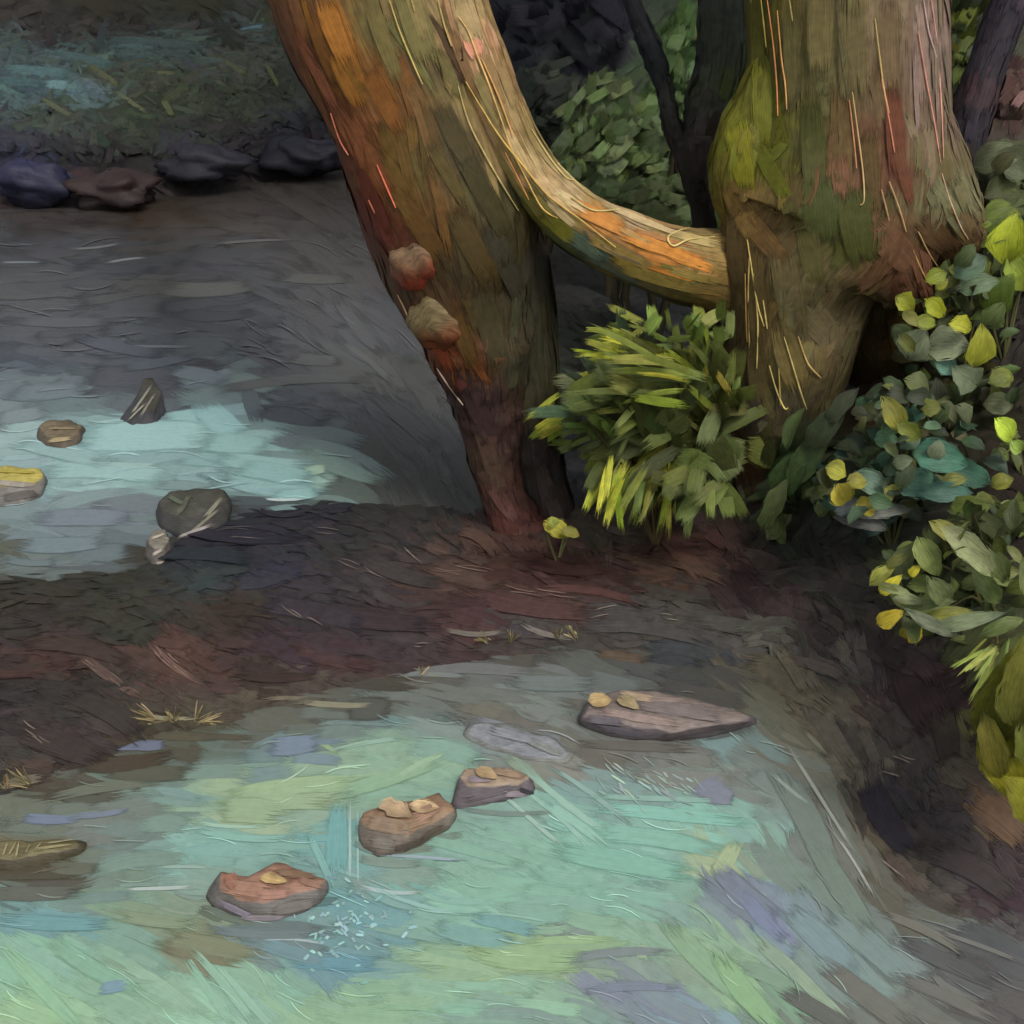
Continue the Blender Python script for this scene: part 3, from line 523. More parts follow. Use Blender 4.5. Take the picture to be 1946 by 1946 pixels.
ST1 = streaks('', [bl, br], [([(740,0),(760,60),(785,120),(803,160)],'c8b870'),([(780,-5),(788,22)],'a89c60'),([(832,0),(845,50),(858,88)],'b4a868'),([(870,30),(890,60),(905,100),(925,150),(950,220),(975,290),(1000,320)],'d8b878'),
 ([(868,152),(890,230),(925,300),(960,360),(985,400)],'bcb078'),([(885,155),(915,205),(950,260),(990,310),(1040,370),(1100,415),(1170,470)],'d0b460'),([(915,110),(950,190),(975,260)],'d8a868'),([(960,290),(985,340),(1005,380)],'c89050'),
 ([(965,270),(1000,340),(1030,395),(1060,415)],'d0b060'),([(1010,245),(1045,300),(1080,340),(1100,335)],'c8c080'),([(1050,290),(1090,330),(1060,310),(1110,360)],'ccc488'),([(1100,345),(1160,370),(1230,390),(1255,395)],'d0cc90'),
 ([(1220,395),(1260,405),(1310,402),(1275,415),(1330,430),(1345,430)],'d4cc8c'),([(1345,430),(1300,435),(1270,450),(1280,467),(1310,455),(1358,450)],'d4c884'),([(1085,375),(1130,400),(1190,395)],'c4bc80'),
 ([(628,215),(645,265),(662,295)],'d8806a'),([(716,313),(732,350),(752,395)],'e0785c'),([(755,560),(770,590),(780,620)],'b09878'),([(830,700),(850,730),(880,770)],'a89890'),([(700,380),(712,405)],'a8604c')], tl, KT*.8, 3.6); merge(trunk, ST1, [M['barkb']])

KR = np.array([1.18, 1.10, .94])
trr = empty('buttressed_tree', P3(1430, 1000, 3.95), 'thick mossy olive tree on the right bank narrowing to a foot above the pool', 'tree')
TRUNK_R = [(1560,-1600,4.5,260),(1580,-800,4.4,310),(1598,-300,4.3,345),(1605,0,4.25,366),(1612,200,4.2,372),(1600,330,4.15,410),(1575,430,4.12,415),(1528,500,4.1,345),(1510,590,4.07,285),(1498,680,4.04,245),(1482,770,4.02,200),(1458,850,4.0,140),(1440,920,3.98,90),(1433,970,3.96,66),(1435,1030,3.94,70)]
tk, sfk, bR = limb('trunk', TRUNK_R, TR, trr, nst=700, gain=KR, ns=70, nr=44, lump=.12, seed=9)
rr, _, bR2 = limb('root', [(1700,120,4.12,150),(1725,260,4.1,180),(1750,360,4.1,190),(1785,430,4.12,170),(1840,480,4.2,110),(1920,530,4.3,60)], TR, trr, nst=160, gain=KR, lump=.1, seed=11, ns=36)
rr2, _, bR3 = limb('root', [(1660,330,4.02,130),(1680,430,3.95,140),(1710,510,3.9,110),(1745,580,3.88,60),(1760,640,3.86,30)], field("1680,380,5c402a 1700,480,6a4a38 1720,520,5c4030 1760,600,3c2c1c 1650,450,4a4424"), trr, nst=90, gain=KR, lump=.12, seed=13, ns=30)
limb('root', [(1600,380,4.16,240),(1635,500,4.2,220),(1668,620,4.22,180),(1690,740,4.22,140),(1700,860,4.2,110)], field('1600,450,4a4428 1640,560,40381f 1660,620,3c2f18 1700,700,3a2f18 1650,800,3c2a18 1700,800,3a3420 1570,600,524c30'), trr, nst=200, gain=KR, ns=40, nr=26, lump=.16, seed=52)
ms, _, bR4 = limb('moss', [(1470,90,4.16,60),(1455,190,4.16,120),(1438,270,4.15,160),(1430,345,4.13,160),(1450,430,4.13,130),(1480,500,4.14,90)], field("1440,180,5c5e1a 1400,260,6c6e20 1380,330,6a6824 1440,330,666a18 1420,390,645a2c 1460,430,5c5030"), trr, nst=120, gain=KR*.85, lump=.12, seed=15, ns=24, Wm=(14, 40))
rr4 = [bR, bR2, bR3, bR4]
fr = stroke_part('f', rr4, [(1440,60,-88,190,50,'4c4e1c'),(1450,200,-88,220,50,'5e6416'),(1410,300,-80,180,60,'7a7c1a'),(1470,330,-60,160,40,'525a12'),(1510,120,-88,240,50,'565030'),(1560,60,-90,200,60,'665e3c'),(1620,90,-88,240,70,'6c6444'),
 (1690,90,-88,240,50,'5c4c34'),(1752,90,-89,260,44,'84726e'),(1740,180,-88,240,20,'7c6a6c'),(1778,150,-88,240,20,'84706c'),(1765,300,-86,160,36,'746456'),(1700,250,-86,220,50,'58301e'),(1715,330,-75,170,30,'583626'),
 (1600,260,-88,240,50,'5e4c30'),(1598,340,-86,110,40,'684a36'),(1545,280,-88,240,60,'424622'),(1560,400,-84,160,80,'3c4420'),(1630,430,-80,190,80,'3a4218'),(1655,330,-85,200,40,'46401f'),(1800,390,-60,140,40,'6c6e54'),
 (1780,450,-40,110,60,'4a3624'),(1700,470,-45,150,70,'664838'),(1830,440,-48,120,30,'70603c'),(1410,400,-60,150,60,'6c5830'),(1450,450,-50,160,50,'604828'),(1400,480,-86,190,50,'4c4028'),(1440,560,-86,240,60,'5c4e30'),
 (1500,560,-80,220,70,'5a5236'),(1495,590,-86,110,36,'6c6c50'),(1560,620,-50,150,70,'625a44'),(1590,640,-88,70,50,'5e5844'),(1500,680,-75,160,60,'6a5e38'),(1440,700,-86,180,50,'5c5236'),(1425,790,-88,130,60,'54504a'),(1410,850,-86,140,44,'50381f'),
 (1440,860,-80,150,30,'4c3c24'),(1460,760,-70,110,30,'6a6238'),(1540,480,-80,160,50,'4a4c28'),(1380,850,-70,90,16,'7a7a60'),(1412,940,-72,140,18,'787c6c')], trr, TR, gain=KR)
merge(tk, fr, [M['bark'], M['barkb']])
ST2 = streaks('', rr4, [([(1427,0),(1430,50),(1434,95)],'d8d070'),([(1446,0),(1452,50),(1456,90)],'b8a850'),([(1458,0),(1470,90),(1476,160),(1478,220)],'d89060'),([(1477,20),(1485,110),(1492,160),(1495,208)],'d8a060'),([(1500,0),(1506,40)],'a09460'),
 ([(1620,175),(1630,250),(1640,330),(1642,380),(1635,390)],'c8a878'),([(1614,190),(1622,260),(1628,320)],'c08860'),([(1663,35),(1672,110),(1680,170),(1690,215)],'c8b070'),([(1675,150),(1690,230),(1700,290)],'c8806c'),
 ([(1745,60),(1760,150),(1775,230),(1788,310)],'d8988c'),([(1770,0),(1778,60),(1785,140),(1790,220),(1793,300)],'e0a898'),([(1755,0),(1765,60),(1780,110)],'c0a8a8'),([(1790,330),(1805,380),(1825,430),(1840,455)],'d8b498'),
 ([(1420,455),(1430,520),(1440,580),(1452,620)],'d0bc70'),([(1424,490),(1422,560),(1424,640),(1425,720)],'d8c878'),([(1416,520),(1418,600),(1420,650)],'c89c60'),([(1432,520),(1440,610),(1438,700)],'d0c074'),([(1450,570),(1458,625)],'c8b870'),
 ([(1462,695),(1475,740),(1490,775),(1498,775)],'e0d080'),([(1490,640),(1505,690),(1520,740),(1533,778)],'d0c078'),([(1517,640),(1535,690),(1560,718)],'d8b878'),([(1690,345),(1710,400),(1722,440)],'c8a878'),([(1675,360),(1690,420)],'b88868'),
 ([(1735,475),(1760,530),(1790,560)],'c8a060'),([(1745,440),(1770,490),(1800,530)],'d0b078'),([(1480,700),(1483,770)],'c8b068')], trr, KR*.8, 3.4); merge(tk, ST2, [M['barkb']])

# crowns of the two trees, high above the picture; the left one pushed back to shade the far bank
LEAFM = M['leaf']
def leaf(mb, c, d, n, L, W, col, mi=0, fold=.18, curl=.12):
    d = np.asarray(d, float); d /= np.linalg.norm(d); n = np.asarray(n, float); n = n-d*(n@d); n /= np.linalg.norm(n)+1e-9; b = np.cross(n, d)
    t = np.linspace(0, 1, 7); wv = W*.58*np.sin(np.pi*t**.8)**.8; wv[0] = wv[-1] = W*.02; s = np.array([-1, -.5, 0, .5, 1])
    wv = wv*(1+np.array([random.gauss(0, .09) for _ in t]))
    V = np.asarray(c)+d*((t-.5)*L)[:, None, None]+b*(s[None]*wv[:, None])[..., None]+n*((np.abs(s)[None]*wv[:, None]*fold*2)-curl*L*((t-.5)**2)[:, None]*4)[..., None]
    sd_ = random.random()*30
    UV = np.stack(np.broadcast_arrays((t*L)[:, None]+sd_, s[None]*W*.5+sd_), -1); SP = np.stack(np.broadcast_arrays(.12+.76*t[:, None], .5+.45*s[None]), -1)
    g1, g2 = random.gauss(0, .22), random.gauss(0, .16); sh = 1+g1*(t[:, None]-.5)*2+g2*s[None]+RNG.normal(0, .07, (7, 5))
    mb.grid(V, np.clip(np.asarray(col)*np.clip(sh, .5, 1.5)[..., None], .003, .9), UV, SP, mi)
def crown(parent, c, rad, n, cols, size, gain=1.):
    mb = MB()
    for _ in range(n):
        d = np.array([random.gauss(0, 1) for _ in range(3)]); d /= np.linalg.norm(d); r = random.random()**.4
        p = np.array(c)+d*np.array(rad)*r*(1+.35*noise.noise(Vector(d)*2.3))
        dd = np.array([random.gauss(0, 1), random.gauss(0, 1), random.gauss(-.3, .6)])
        leaf(mb, p, dd, d+[0, 0, .6], size*random.uniform(.6, 1.4), size*random.uniform(.4, .8), jit(lin(random.choice(cols)), .15)*gain)
    return mb.build('crown', [LEAFM], parent)
topL = P3(500, -1500, 4.5)+[0, 0, .6]; topR = P3(1560, -1600, 4.5)+[0, 0, .6]
limb('unseen_limb', None, TL, tl, nst=60, gain=KT, ns=24, nr=16, world=[(*(P3(530, -1100, 4.42)), .2), (-1.2, 5.4, 4.8, .15), (-1.0, 6.6, 5.3, .1), (-.8, 7.8, 5.6, .05)], seed=44)  # out-of-view limb added to carry the shading crown
crown(tl, (-.9, 7.0, 5.6), (2.3, 1.5, .8), 1500, ['#4a5428', '#5c6a30', '#3a4420'], .2)  # unseen crown, enlarged and pushed back to shade the far bank
crown(trr, topR+[.6, 1.1, .9], (1.6, 1.4, .9), 800, ['#4a5428', '#5c6a30', '#3a4420'], .2)

# dark forked sapling behind, leaning dark stem at the right edge
SB = field("1200,50,26262a 1250,120,222426 1290,250,25241f 1330,330,28241e 1370,50,31352a 1350,200,34342c 1310,280,302824 1380,250,3a2f28 1400,180,34401f")
fs = empty('forked_sapling', P3(1330, 400, 4.9), 'dark forked sapling standing between the two big trees', 'tree')
limb('trunk', [(1318,270,4.85,90),(1322,330,4.8,60),(1335,400,4.8,44),(1345,520,4.8,44),(1350,620,4.8,46)], SB, fs, nst=60, gain=1.2, ns=24, nr=18, lump=.15, Lm=(30, 80), Wm=(8, 20), seed=20)
limb('branch', [(1120,-420,5.3,14),(1165,-120,5.1,24),(1200,0,5.0,30),(1240,100,4.95,44),(1262,170,4.92,32),(1278,240,4.88,38),(1305,300,4.85,44)], SB, fs, nst=70, gain=1.2, ns=36, nr=16, lump=.3, Lm=(30, 80), Wm=(6, 16), seed=21)
limb('branch', [(1420,-500,5.2,50),(1390,-200,5.1,80),(1378,0,5.0,100),(1372,110,4.95,100),(1352,200,4.9,92),(1322,290,4.85,74)], SB, fs, nst=110, gain=1.2, ns=36, nr=20, lump=.16, Lm=(50, 120), Wm=(12, 30), seed=22)
crown(fs, P3(1250, -500, 5.4)+[0, .3, .3], (.9, .9, .5), 200, ['#3a4424', '#4a5628'], .12)
SD = field("1900,30,2f2830 1870,120,2a262c 1840,230,28242a 1830,320,26221f 1850,400,2a241c 1870,180,3c2c30")
ls = empty('slender_tree', P3(1850, 430, 4.6), 'nearly black stem leaning right behind the thick tree at the picture edge', 'tree')
limb('trunk', [(2150,-700,5.2,60),(2030,-300,5.0,70),(1945,-60,4.8,76),(1905,40,4.75,78),(1868,150,4.7,74),(1835,260,4.65,80),(1838,350,4.6,74),(1862,430,4.6,70),(1880,540,4.6,70)], SD, ls, nst=150, gain=1.2, ns=46, nr=20, lump=.16, Lm=(50, 120), Wm=(8, 22), seed=23)
crown(ls, P3(2150, -700, 5.2)+[.2, .2, .2], (.9, .9, .5), 200, ['#3a4424', '#4a5628'], .12)

# ------------------------------------------------------------------ leafy plants
def view_n(P):
    v = np.array([0, 0, CAM_H])-P; return v/np.linalg.norm(v)
def px_dir(px, py, a, Y):
    p = P3(px, py, Y); q = P3(px+20*math.cos(R(a)), py-20*math.sin(R(a)), Y); d = q-p; return d/np.linalg.norm(d)
def tube(mb, pts, r0, r1, col, nr=6):
    P = catmull(np.array(pts), 10); T = np.gradient(P, axis=0); T /= np.linalg.norm(T, axis=1)[:, None]+1e-9
    b1 = np.cross(T, [0.1, 1., 0]); b1 /= np.linalg.norm(b1, axis=1)[:, None]+1e-9; b2 = np.cross(b1, T); th = np.linspace(0, 2*np.pi, nr, endpoint=False)
    r = np.linspace(r0, r1, len(P)); V = P[:, None]+r[:, None, None]*(b1[:, None]*np.cos(th)[None, :, None]+b2[:, None]*np.sin(th)[None, :, None])
    uv = np.zeros(V.shape[:2]+(2,)); uv[..., 0] = np.arange(len(P))[:, None]*.02; mb.grid(V, col, uv, uv, 0, close=True)
def plant(name, label, cat, basepx, Y, explicit, fill, group=None, gain=1.3, nstem=7, stemc='#4a4a28'):
    gain = gain*.70*np.array([1.08, 1.0, .84])
    """explicit: (px,py,angle,len,wid,hex); fill: (n, [ellipse (cx,cy,rx,ry)], palette, len range, ratio, angle mean, spread)"""
    b = P3(basepx[0], basepx[1], Y); b[2] = gz_at(b[0], b[1])-.02
    e = empty(name, b, label, cat, group); mb = MB(); tips = []
    for (n_, ells, pal, lr, ratio, am, asd) in fill:
        for _ in range(n_):
            cx, cy, rx, ry = random.choice(ells); t = random.uniform(0, 2*math.pi); r = math.sqrt(random.random())
            x = cx+rx*r*math.cos(t); y = cy+ry*r*math.sin(t); yy = Y+random.gauss(.08, .12); p = P3(x, y, yy)
            a = am+random.gauss(0, asd); L = pxsize(random.uniform(*lr), p)
            d = px_dir(x, y, a, yy)+np.array([0, random.gauss(0, .5), 0]); nn = view_n(p)*.7+np.array([random.gauss(0, .45), random.gauss(0, .45), random.uniform(.1, .8)])
            leaf(mb, p, d, nn, L, L*ratio*random.uniform(.7, 1.3), jit(lin(random.choice(pal))*gain, .16)); tips.append(p)
    for k, (x, y, a, L, W, c) in enumerate(explicit):
        yy = Y-.14-.02*(k % 5); p = P3(x, y, yy)
        d = px_dir(x, y, a, yy)+np.array([0, random.gauss(0, .2), 0]); nn = view_n(p)+np.array([random.gauss(0, .22), 0, random.uniform(0, .5)])
        leaf(mb, p, d, nn, pxsize(L, p), pxsize(W, p), jit(lin('#'+c)*gain, .05)); tips.append(p)
    sb = MB(); random.shuffle(tips)
    for p in tips[:nstem]:
        m_ = (b+p)/2+np.array([random.gauss(0, .03), .04, .06]); tube(sb, [b, m_, p], .006, .003, lin(stemc)*1.1)
    mb.build('foliage', [M['leaf']], e); sb.build('stems', [M['barkb']], e)
    return e
# brush-clump shrub in the hollow between the trees
def tuft_plant(name, label, cat, basepx, Y, clumps, gain=1.3, group=None, stems=True):
    gain = gain*.68*np.array([1.14, 1.03, .78])
    if not stems: Y = float(G([basepx[0]], [basepx[1]])[0][1])
    """clumps: (px, py, angle, spread, len px, wid px, count, palette) -- sprays of blades fanning out"""
    b = P3(basepx[0], basepx[1], Y); b[2] = gz_at(b[0], b[1])-.02; e = empty(name, b, label, cat, group); mb = MB(); sb = MB()
    for (x, y, a, spd, L, W, n_, pal) in clumps:
        yy0 = Y+random.gauss(0, .1 if stems else .01); root = P3(x, y, yy0)
        for _ in range(n_):
            aa = a+random.gauss(0, spd); l = L*random.uniform(.6, 1.15); t = np.linspace(0, 1, 7); sag = random.uniform(.02, .22)*l
            ox, oy = random.gauss(0, W*.9), random.gauss(0, W*.9); yy = yy0+random.gauss(0, .03); yd = random.gauss(-.05, .1)
            P = np.array([P3(x+ox+math.cos(R(aa))*l*u, y+oy-math.sin(R(aa))*l*u+sag*u*u, yy+yd*u) for u in t])
            stroke(mb, P, view_n(P[3])+np.array([random.gauss(0, .3), 0, random.uniform(0, .5)]), pxsize(W*random.uniform(.5, 1.3), P[3]), jit(lin(random.choice(pal))*gain, .14), 0, 0, .2)
        m_ = (b+root)/2+np.array([0, .05, .04]); tube(sb, [b, m_, root], .009, .004, lin('#463c24')*1.1)
    o = mb.build('foliage' if stems else 'blades', [M['grass']], e)
    if not stems: return e
    sb.build('stems', [M['barkb']], e); return e
PG = ['#7c8c3c', '#8ea034', '#5e7038', '#6c7c40']; PB = ['#a0b030', '#94a42c', '#b0bc3c']; PDk = ['#4c5c30', '#3c4828', '#56683c']; PTeal = ['#5c7464', '#546c5c', '#6a7c5c']
tuft_plant('bushy_shrub', 'light green brushy shrub in the hollow between the two big trees', 'shrub', (1250, 985), 3.82, [
 (1330,850,100,60,120,60,26,PDk),(1320,880,70,60,90,56,14,['#5a683c','#627044','#54623a']),(1360,800,100,40,110,56,16,['#5c6a38','#66743c']),(1230,760,150,50,120,50,20,['#66743c','#5a6a44','#707c3c']),(1250,800,120,60,130,40,24,PDk),(1330,780,95,50,130,34,22,['#66762f','#5c6c38','#586838']),(1200,760,130,40,120,40,18,PTeal),(1270,900,-110,40,90,34,18,PDk),(1082,776,205,8,70,18,9,['#8c9c34','#a0a83c']),(1120,800,190,20,60,20,10,PDk),
 (1330,900,-90,40,70,34,16,['#5a6c3c','#66763c']),(1170,830,170,50,80,26,14,PDk),
 (1300,720,168,12,190,20,16,PG),(1280,700,158,8,180,16,12,PB),(1180,690,160,12,80,14,8,PB),(1340,700,110,22,90,20,12,PG),(1300,640,70,40,60,26,12,['#7c9048','#6c8440']),
 (1260,660,170,20,90,16,8,PG),(1200,640,150,14,80,16,6,['#6a7a30','#7c8c34']),(1180,650,50,12,50,20,4,['#7a8c34']),(1340,800,140,25,120,20,14,['#7c8a3a','#8c8430','#708044']),
 (1230,880,-115,14,110,18,18,PG),(1270,860,-100,12,130,16,14,PB),(1200,860,-125,10,110,16,12,PG),(1150,830,-150,20,80,16,10,PG),(1250,780,200,25,140,18,14,PG),(1180,880,-105,12,110,16,10,PB),
 (1300,820,210,25,130,20,12,['#8a9434','#9aa838']),(1370,760,120,20,90,18,10,['#748444','#8c8c38']),(1160,760,185,14,90,14,6,PG),(1360,650,100,22,60,22,8,['#6c8444','#7c9048'])], gain=1.12)
DRY = ['#8c8468', '#a09878', '#7c7458', '#b0a888']
for (lab, bx, by, Y_, cl) in [('dry straw-coloured grass tuft on the waterline of the dark bar, left of the pool', 330, 1388, 2.75, [(300,1372,150,25,60,3,14,DRY),(330,1372,100,30,34,3,14,DRY),(370,1374,20,22,60,3,14,DRY)]),
    ('short pale grass tuft edging the dark bar above the flat slab, left one', 950, 1228, 3.2, [(930,1222,130,30,36,3,12,DRY),(970,1224,80,22,34,3,12,DRY)]),
    ('short pale grass tuft edging the dark bar above the flat slab, right one', 1075, 1222, 3.22, [(1060,1220,100,26,36,3,12,DRY),(1095,1214,120,16,40,4,12,DRY)]),
    ('pale bristly grass tuft where the dark bar meets the left edge', 30, 1505, 2.52, [(10,1500,110,30,40,4,14,DRY),(60,1495,150,25,60,3,12,DRY)]),
    ('thin pale grass wisps at the tip of the dark water edge above mid pool', 800, 1290, 3.0, [(800,1284,80,40,30,3,12,DRY)])]:
    tuft_plant('grass_tuft', lab, 'grass tuft', (bx, by), Y_, cl, gain=1.3, group='dry grass tufts along the bar', stems=False)
plant('leaf_sprig', 'tiny ochre-green sprig at the water line near the red earth', 'plant', (1060, 1030), 3.72, [(1058,1005,-28,60,34,'8c8c2c'),(1052,992,110,26,18,'8ca04c'),(1085,1012,-20,40,20,'707030')], [(5, [(1075,1015,24,10)], PDk, (20,30), .5, 0, 40)], nstem=3)
plant('round_leaf_plant', 'plant of round yellow and grey-green leaves high on the right bank beside the thick tree', 'plant', (1800, 860), 3.6,
 [(1722,577,-40,52,34,'8c9420'),(1778,585,-40,56,36,'96a01c'),(1760,612,-10,54,28,'748230'),(1830,618,-15,60,34,'949c24'),(1862,660,80,90,50,'8c9228'),(1740,655,60,70,60,'76866e'),(1800,655,10,84,66,'7c8c72'),(1800,695,-30,60,40,'5a8478'),
  (1840,720,-40,90,54,'70826a'),(1780,525,20,46,30,'6c7c24'),(1860,540,15,80,40,'607860'),(1845,505,30,70,50,'546c5c'),(1890,600,60,60,40,'55663c'),(1790,540,40,30,20,'7c8428')],
 [(150, [(1810,640,120,100),(1850,540,70,70),(1860,740,80,70)], ['#2f3a20', '#4a5a38', '#3c4a24', '#5c6a30', '#3c3c20'], (30,60), .65, 20, 60)], nstem=8)
plant('broad_leaf_plant', 'plant with one big bright lime leaf at the right edge above the other leaves', 'plant', (1920, 640), 3.7,
 [(1918,455,70,100,66,'96a414'),(1940,520,-60,90,60,'6c7c24'),(1900,400,20,60,40,'58682c'),(1900,560,60,90,60,'4c6420')],
 [(40, [(1930,480,50,100)], ['#55662c', '#48582c', '#6a7828'], (40,80), .6, 50, 60)], nstem=5)
plant('grey_leaf_bush', 'bush of dull grey-green leaves behind the black stem at the right edge', 'shrub', (1930, 460), 4.5,
 [(1895,300,20,90,56,'5c6650'),(1930,310,-30,90,60,'525c46'),(1910,360,10,90,60,'48522f'),(1930,390,0,80,50,'4a5430')],
 [(60, [(1930,340,70,70)], ['#48523a', '#3c4630', '#545c44'], (40,80), .65, 20, 60)], nstem=5)
plant('lime_sprig', 'single glossy lime leaf on a thin dark twig at the right edge', 'plant', (1930, 1000), 3.2, [(1912,818,-52,70,40,'a4c038'),(1935,850,-40,50,26,'88a84c')], [(8, [(1925,850,20,30)], PDk, (24,40), .5, -40, 40)], nstem=3)
plant('teal_leaf_plant', 'low plant of teal and yellow round leaves on the bank beneath the thick tree', 'plant', (1700, 1020), 3.3,
 [(1590,895,-20,44,36,'8c8c2c'),(1600,941,-60,52,46,'a89c30'),(1645,965,-20,46,42,'9c9430'),(1630,915,0,44,30,'7c7c30'),(1695,935,-40,50,36,'7c8040'),(1728,885,-30,40,26,'68724c'),(1850,918,-20,38,24,'8a8c2c'),(1815,912,10,50,26,'6c743c'),
  (1905,915,20,44,30,'6a7028'),(1790,870,-10,110,60,'3c6c60'),(1750,920,-5,120,50,'4c7468'),(1840,900,-20,110,50,'3c6458'),(1660,920,-20,90,44,'5c7c6c'),(1800,935,0,110,36,'406a60'),(1780,855,60,40,36,'60705c'),(1680,970,0,130,30,'6a7270'),
  (1700,790,-60,90,40,'6c7024'),(1770,775,10,40,34,'5c6428'),(1730,820,-30,60,36,'5c6424'),(1715,877,20,40,30,'54604c'),(1640,990,-10,110,40,'5c6264'),(1610,960,30,60,30,'4c585c')],
 [(240, [(1760,890,180,90),(1640,940,100,60),(1740,790,110,60)], ['#3c5c50', '#46604c', '#38442c', '#4a5234', '#303c2c', '#54603c'], (30,64), .6, 0, 50)], nstem=12)
plant('dark_herb', 'dark green herb mass at the foot of the thick tree', 'plant', (1510, 1010), 3.75, [(1500,900,60,150,50,'384c2a'),(1540,860,55,170,50,'3c5030'),(1470,960,60,120,40,'485830'),(1570,810,50,130,44,'3a4834'),(1600,770,50,90,36,'424c3c'),(1480,1000,40,70,30,'4a5434')],
 [(90, [(1540,880,70,100),(1490,960,50,60)], ['#34462a', '#3c4c2c', '#2f3c24', '#445430'], (50,110), .34, 60, 25)], nstem=6)
plant('pointed_leaf_plant', 'plant of pointed green leaves tipped yellow, hanging over the dark earth', 'plant', (1850, 1250), 2.9,
 [(1678,1090,35,70,26,'7c8438'),(1692,1112,40,60,24,'b8b424'),(1738,1085,50,34,18,'c0b828'),(1700,1120,0,64,20,'6c7850'),(1690,1175,35,60,34,'a89c24'),(1740,1205,62,50,24,'b8a828'),(1722,1200,70,44,20,'8c8424'),(1765,1060,-60,90,44,'748448'),
  (1790,1130,-55,130,40,'6c7c54'),(1850,1050,-42,170,48,'7c8a64'),(1800,1010,-30,80,30,'848844'),(1830,1025,-10,50,20,'a09c30'),(1760,1150,20,110,30,'647448'),(1840,1180,16,150,28,'708068'),(1780,1190,-30,150,24,'6c7c68'),
  (1880,1120,-50,110,40,'58683c'),(1800,1165,10,110,26,'7a803c'),(1730,1140,-10,70,20,'747c5c'),(1900,1080,-60,90,40,'4c5c34'),(1905,1190,20,90,30,'56683c'),(1705,1065,30,50,20,'5c6430')],
 [(230, [(1800,1110,120,90),(1880,1140,90,130),(1880,1000,80,60)], ['#4c5a30', '#3c4826', '#5c6a3c', '#56622c', '#343e24'], (40,90), .36, -10, 50)], nstem=12)
tuft_plant('grass_tuft', 'small pale grass tuft tipping over the bank at the right', 'grass tuft', (1890, 1300), 2.75, [(1895,1225,225,16,100,10,26,['#7c8c50','#8c9c58','#98a464','#6a7a34'])], gain=1.3)
plant('olive_leaf_plant', 'huge smooth olive-yellow leaves filling the lower right edge', 'plant', (1960, 1600), 2.35,
 [(1905,1330,72,300,90,'5c6014'),(1930,1440,-80,300,110,'747614'),(1890,1430,-75,170,46,'5c5c1c'),(1960,1300,80,300,120,'5c6024'),(1950,1530,-60,170,70,'6c6c18')],
 [(16, [(1990,1400,50,140)], ['#5c6018', '#4c5420'], (110,200), .4, 80, 20)], nstem=5)

# ------------------------------------------------------------------ vegetation far away
def bush(name, label, cx, cy, Y, rx, ry, n_, pal, size, group=None, cat='shrub', gain=1.25, am=60, asd=30):
    c = P3(cx, cy, Y); b = c.copy(); b[2] = gz_at(b[0], b[1])-.05; e = empty(name, b, label, cat, group); mb = MB(); RX = pxsize(rx, c); RZ = pxsize(ry, c)
    for _ in range(n_):
        d = np.array([random.gauss(0, 1) for _ in range(3)]); d /= np.linalg.norm(d); r = random.random()**.33
        p = c+d*np.array([RX, RX*.6, RZ])*r*(1+.4*noise.noise(Vector(d)*2+Vector((cx, 0, 0))))
        L = pxsize(random.uniform(.5, 1.5)*size, p); x, y = proj(p); a = R(am+random.gauss(0, asd)); t = np.linspace(-.5, .5, 5)
        dd = np.array([math.cos(a), random.gauss(0, .4), math.sin(a)]); P = p+dd*(t*L)[:, None]
        stroke(mb, P, view_n(p)*.8+d*.4+[0, 0, .2], L*random.uniform(.35, .65), jit(lin(random.choice(pal))*gain, .11), 0, 0, .08)
    sb = MB()
    for _ in range(5): tube(sb, [b, (b+c)/2+np.array([random.gauss(0, .1), 0, 0]), c+np.array([random.gauss(0, RX*.4), 0, random.gauss(0, RZ*.3)])], .03, .01, lin('#3a3424'))
    mb.build('foliage', [M['grass']], e); sb.build('stems', [M['barkb']], e); return e
bush('round_bush', 'rounded mid-green bush lit on its front, framed by the pale root and the forked sapling', 1170, 290, 6.4, 110, 120, 420, ['#566838','#4c5c38','#5c6c3c','#445030','#566440'], 44)
bush('low_bush', 'dim green bush filling the gap behind the pale root', 1250, 400, 5.6, 130, 60, 260, ['#3f4c26','#46542c','#38441f'], 44, am=20)
bush('tall_bush', 'bright green strip of bush inside the fork of the sapling', 1290, 140, 6.6, 60, 110, 220, ['#48602f','#4e683a','#3c5028'], 50, am=75, asd=15)
bush('dark_bush', 'blue-black bush in the shade right of the leaning tree', 1050, 60, 8.2, 130, 100, 420, ['#25252e','#22222c','#2b2e30','#1e1f26'], 95, am=-50, gain=1.)
bush('shade_bush', 'dark olive bush in the shade below the blue-black one', 1040, 200, 7.2, 90, 70, 220, ['#2b302a','#343a2c','#283028'], 46, am=40, gain=1.)
bush('edge_bush', 'olive-green bush between the thick tree and the black leaning stem', 1830, 110, 6.0, 70, 160, 340, ['#3c4628','#4c5620','#38422c','#5a601f'], 44, am=65, asd=18)
bush('brown_bush', 'brown-pink withered bush behind the black stem at the right edge', 1935, 200, 5.6, 60, 90, 220, ['#5c4440','#6a4c44','#4a3834','#54463a'], 44, am=60)
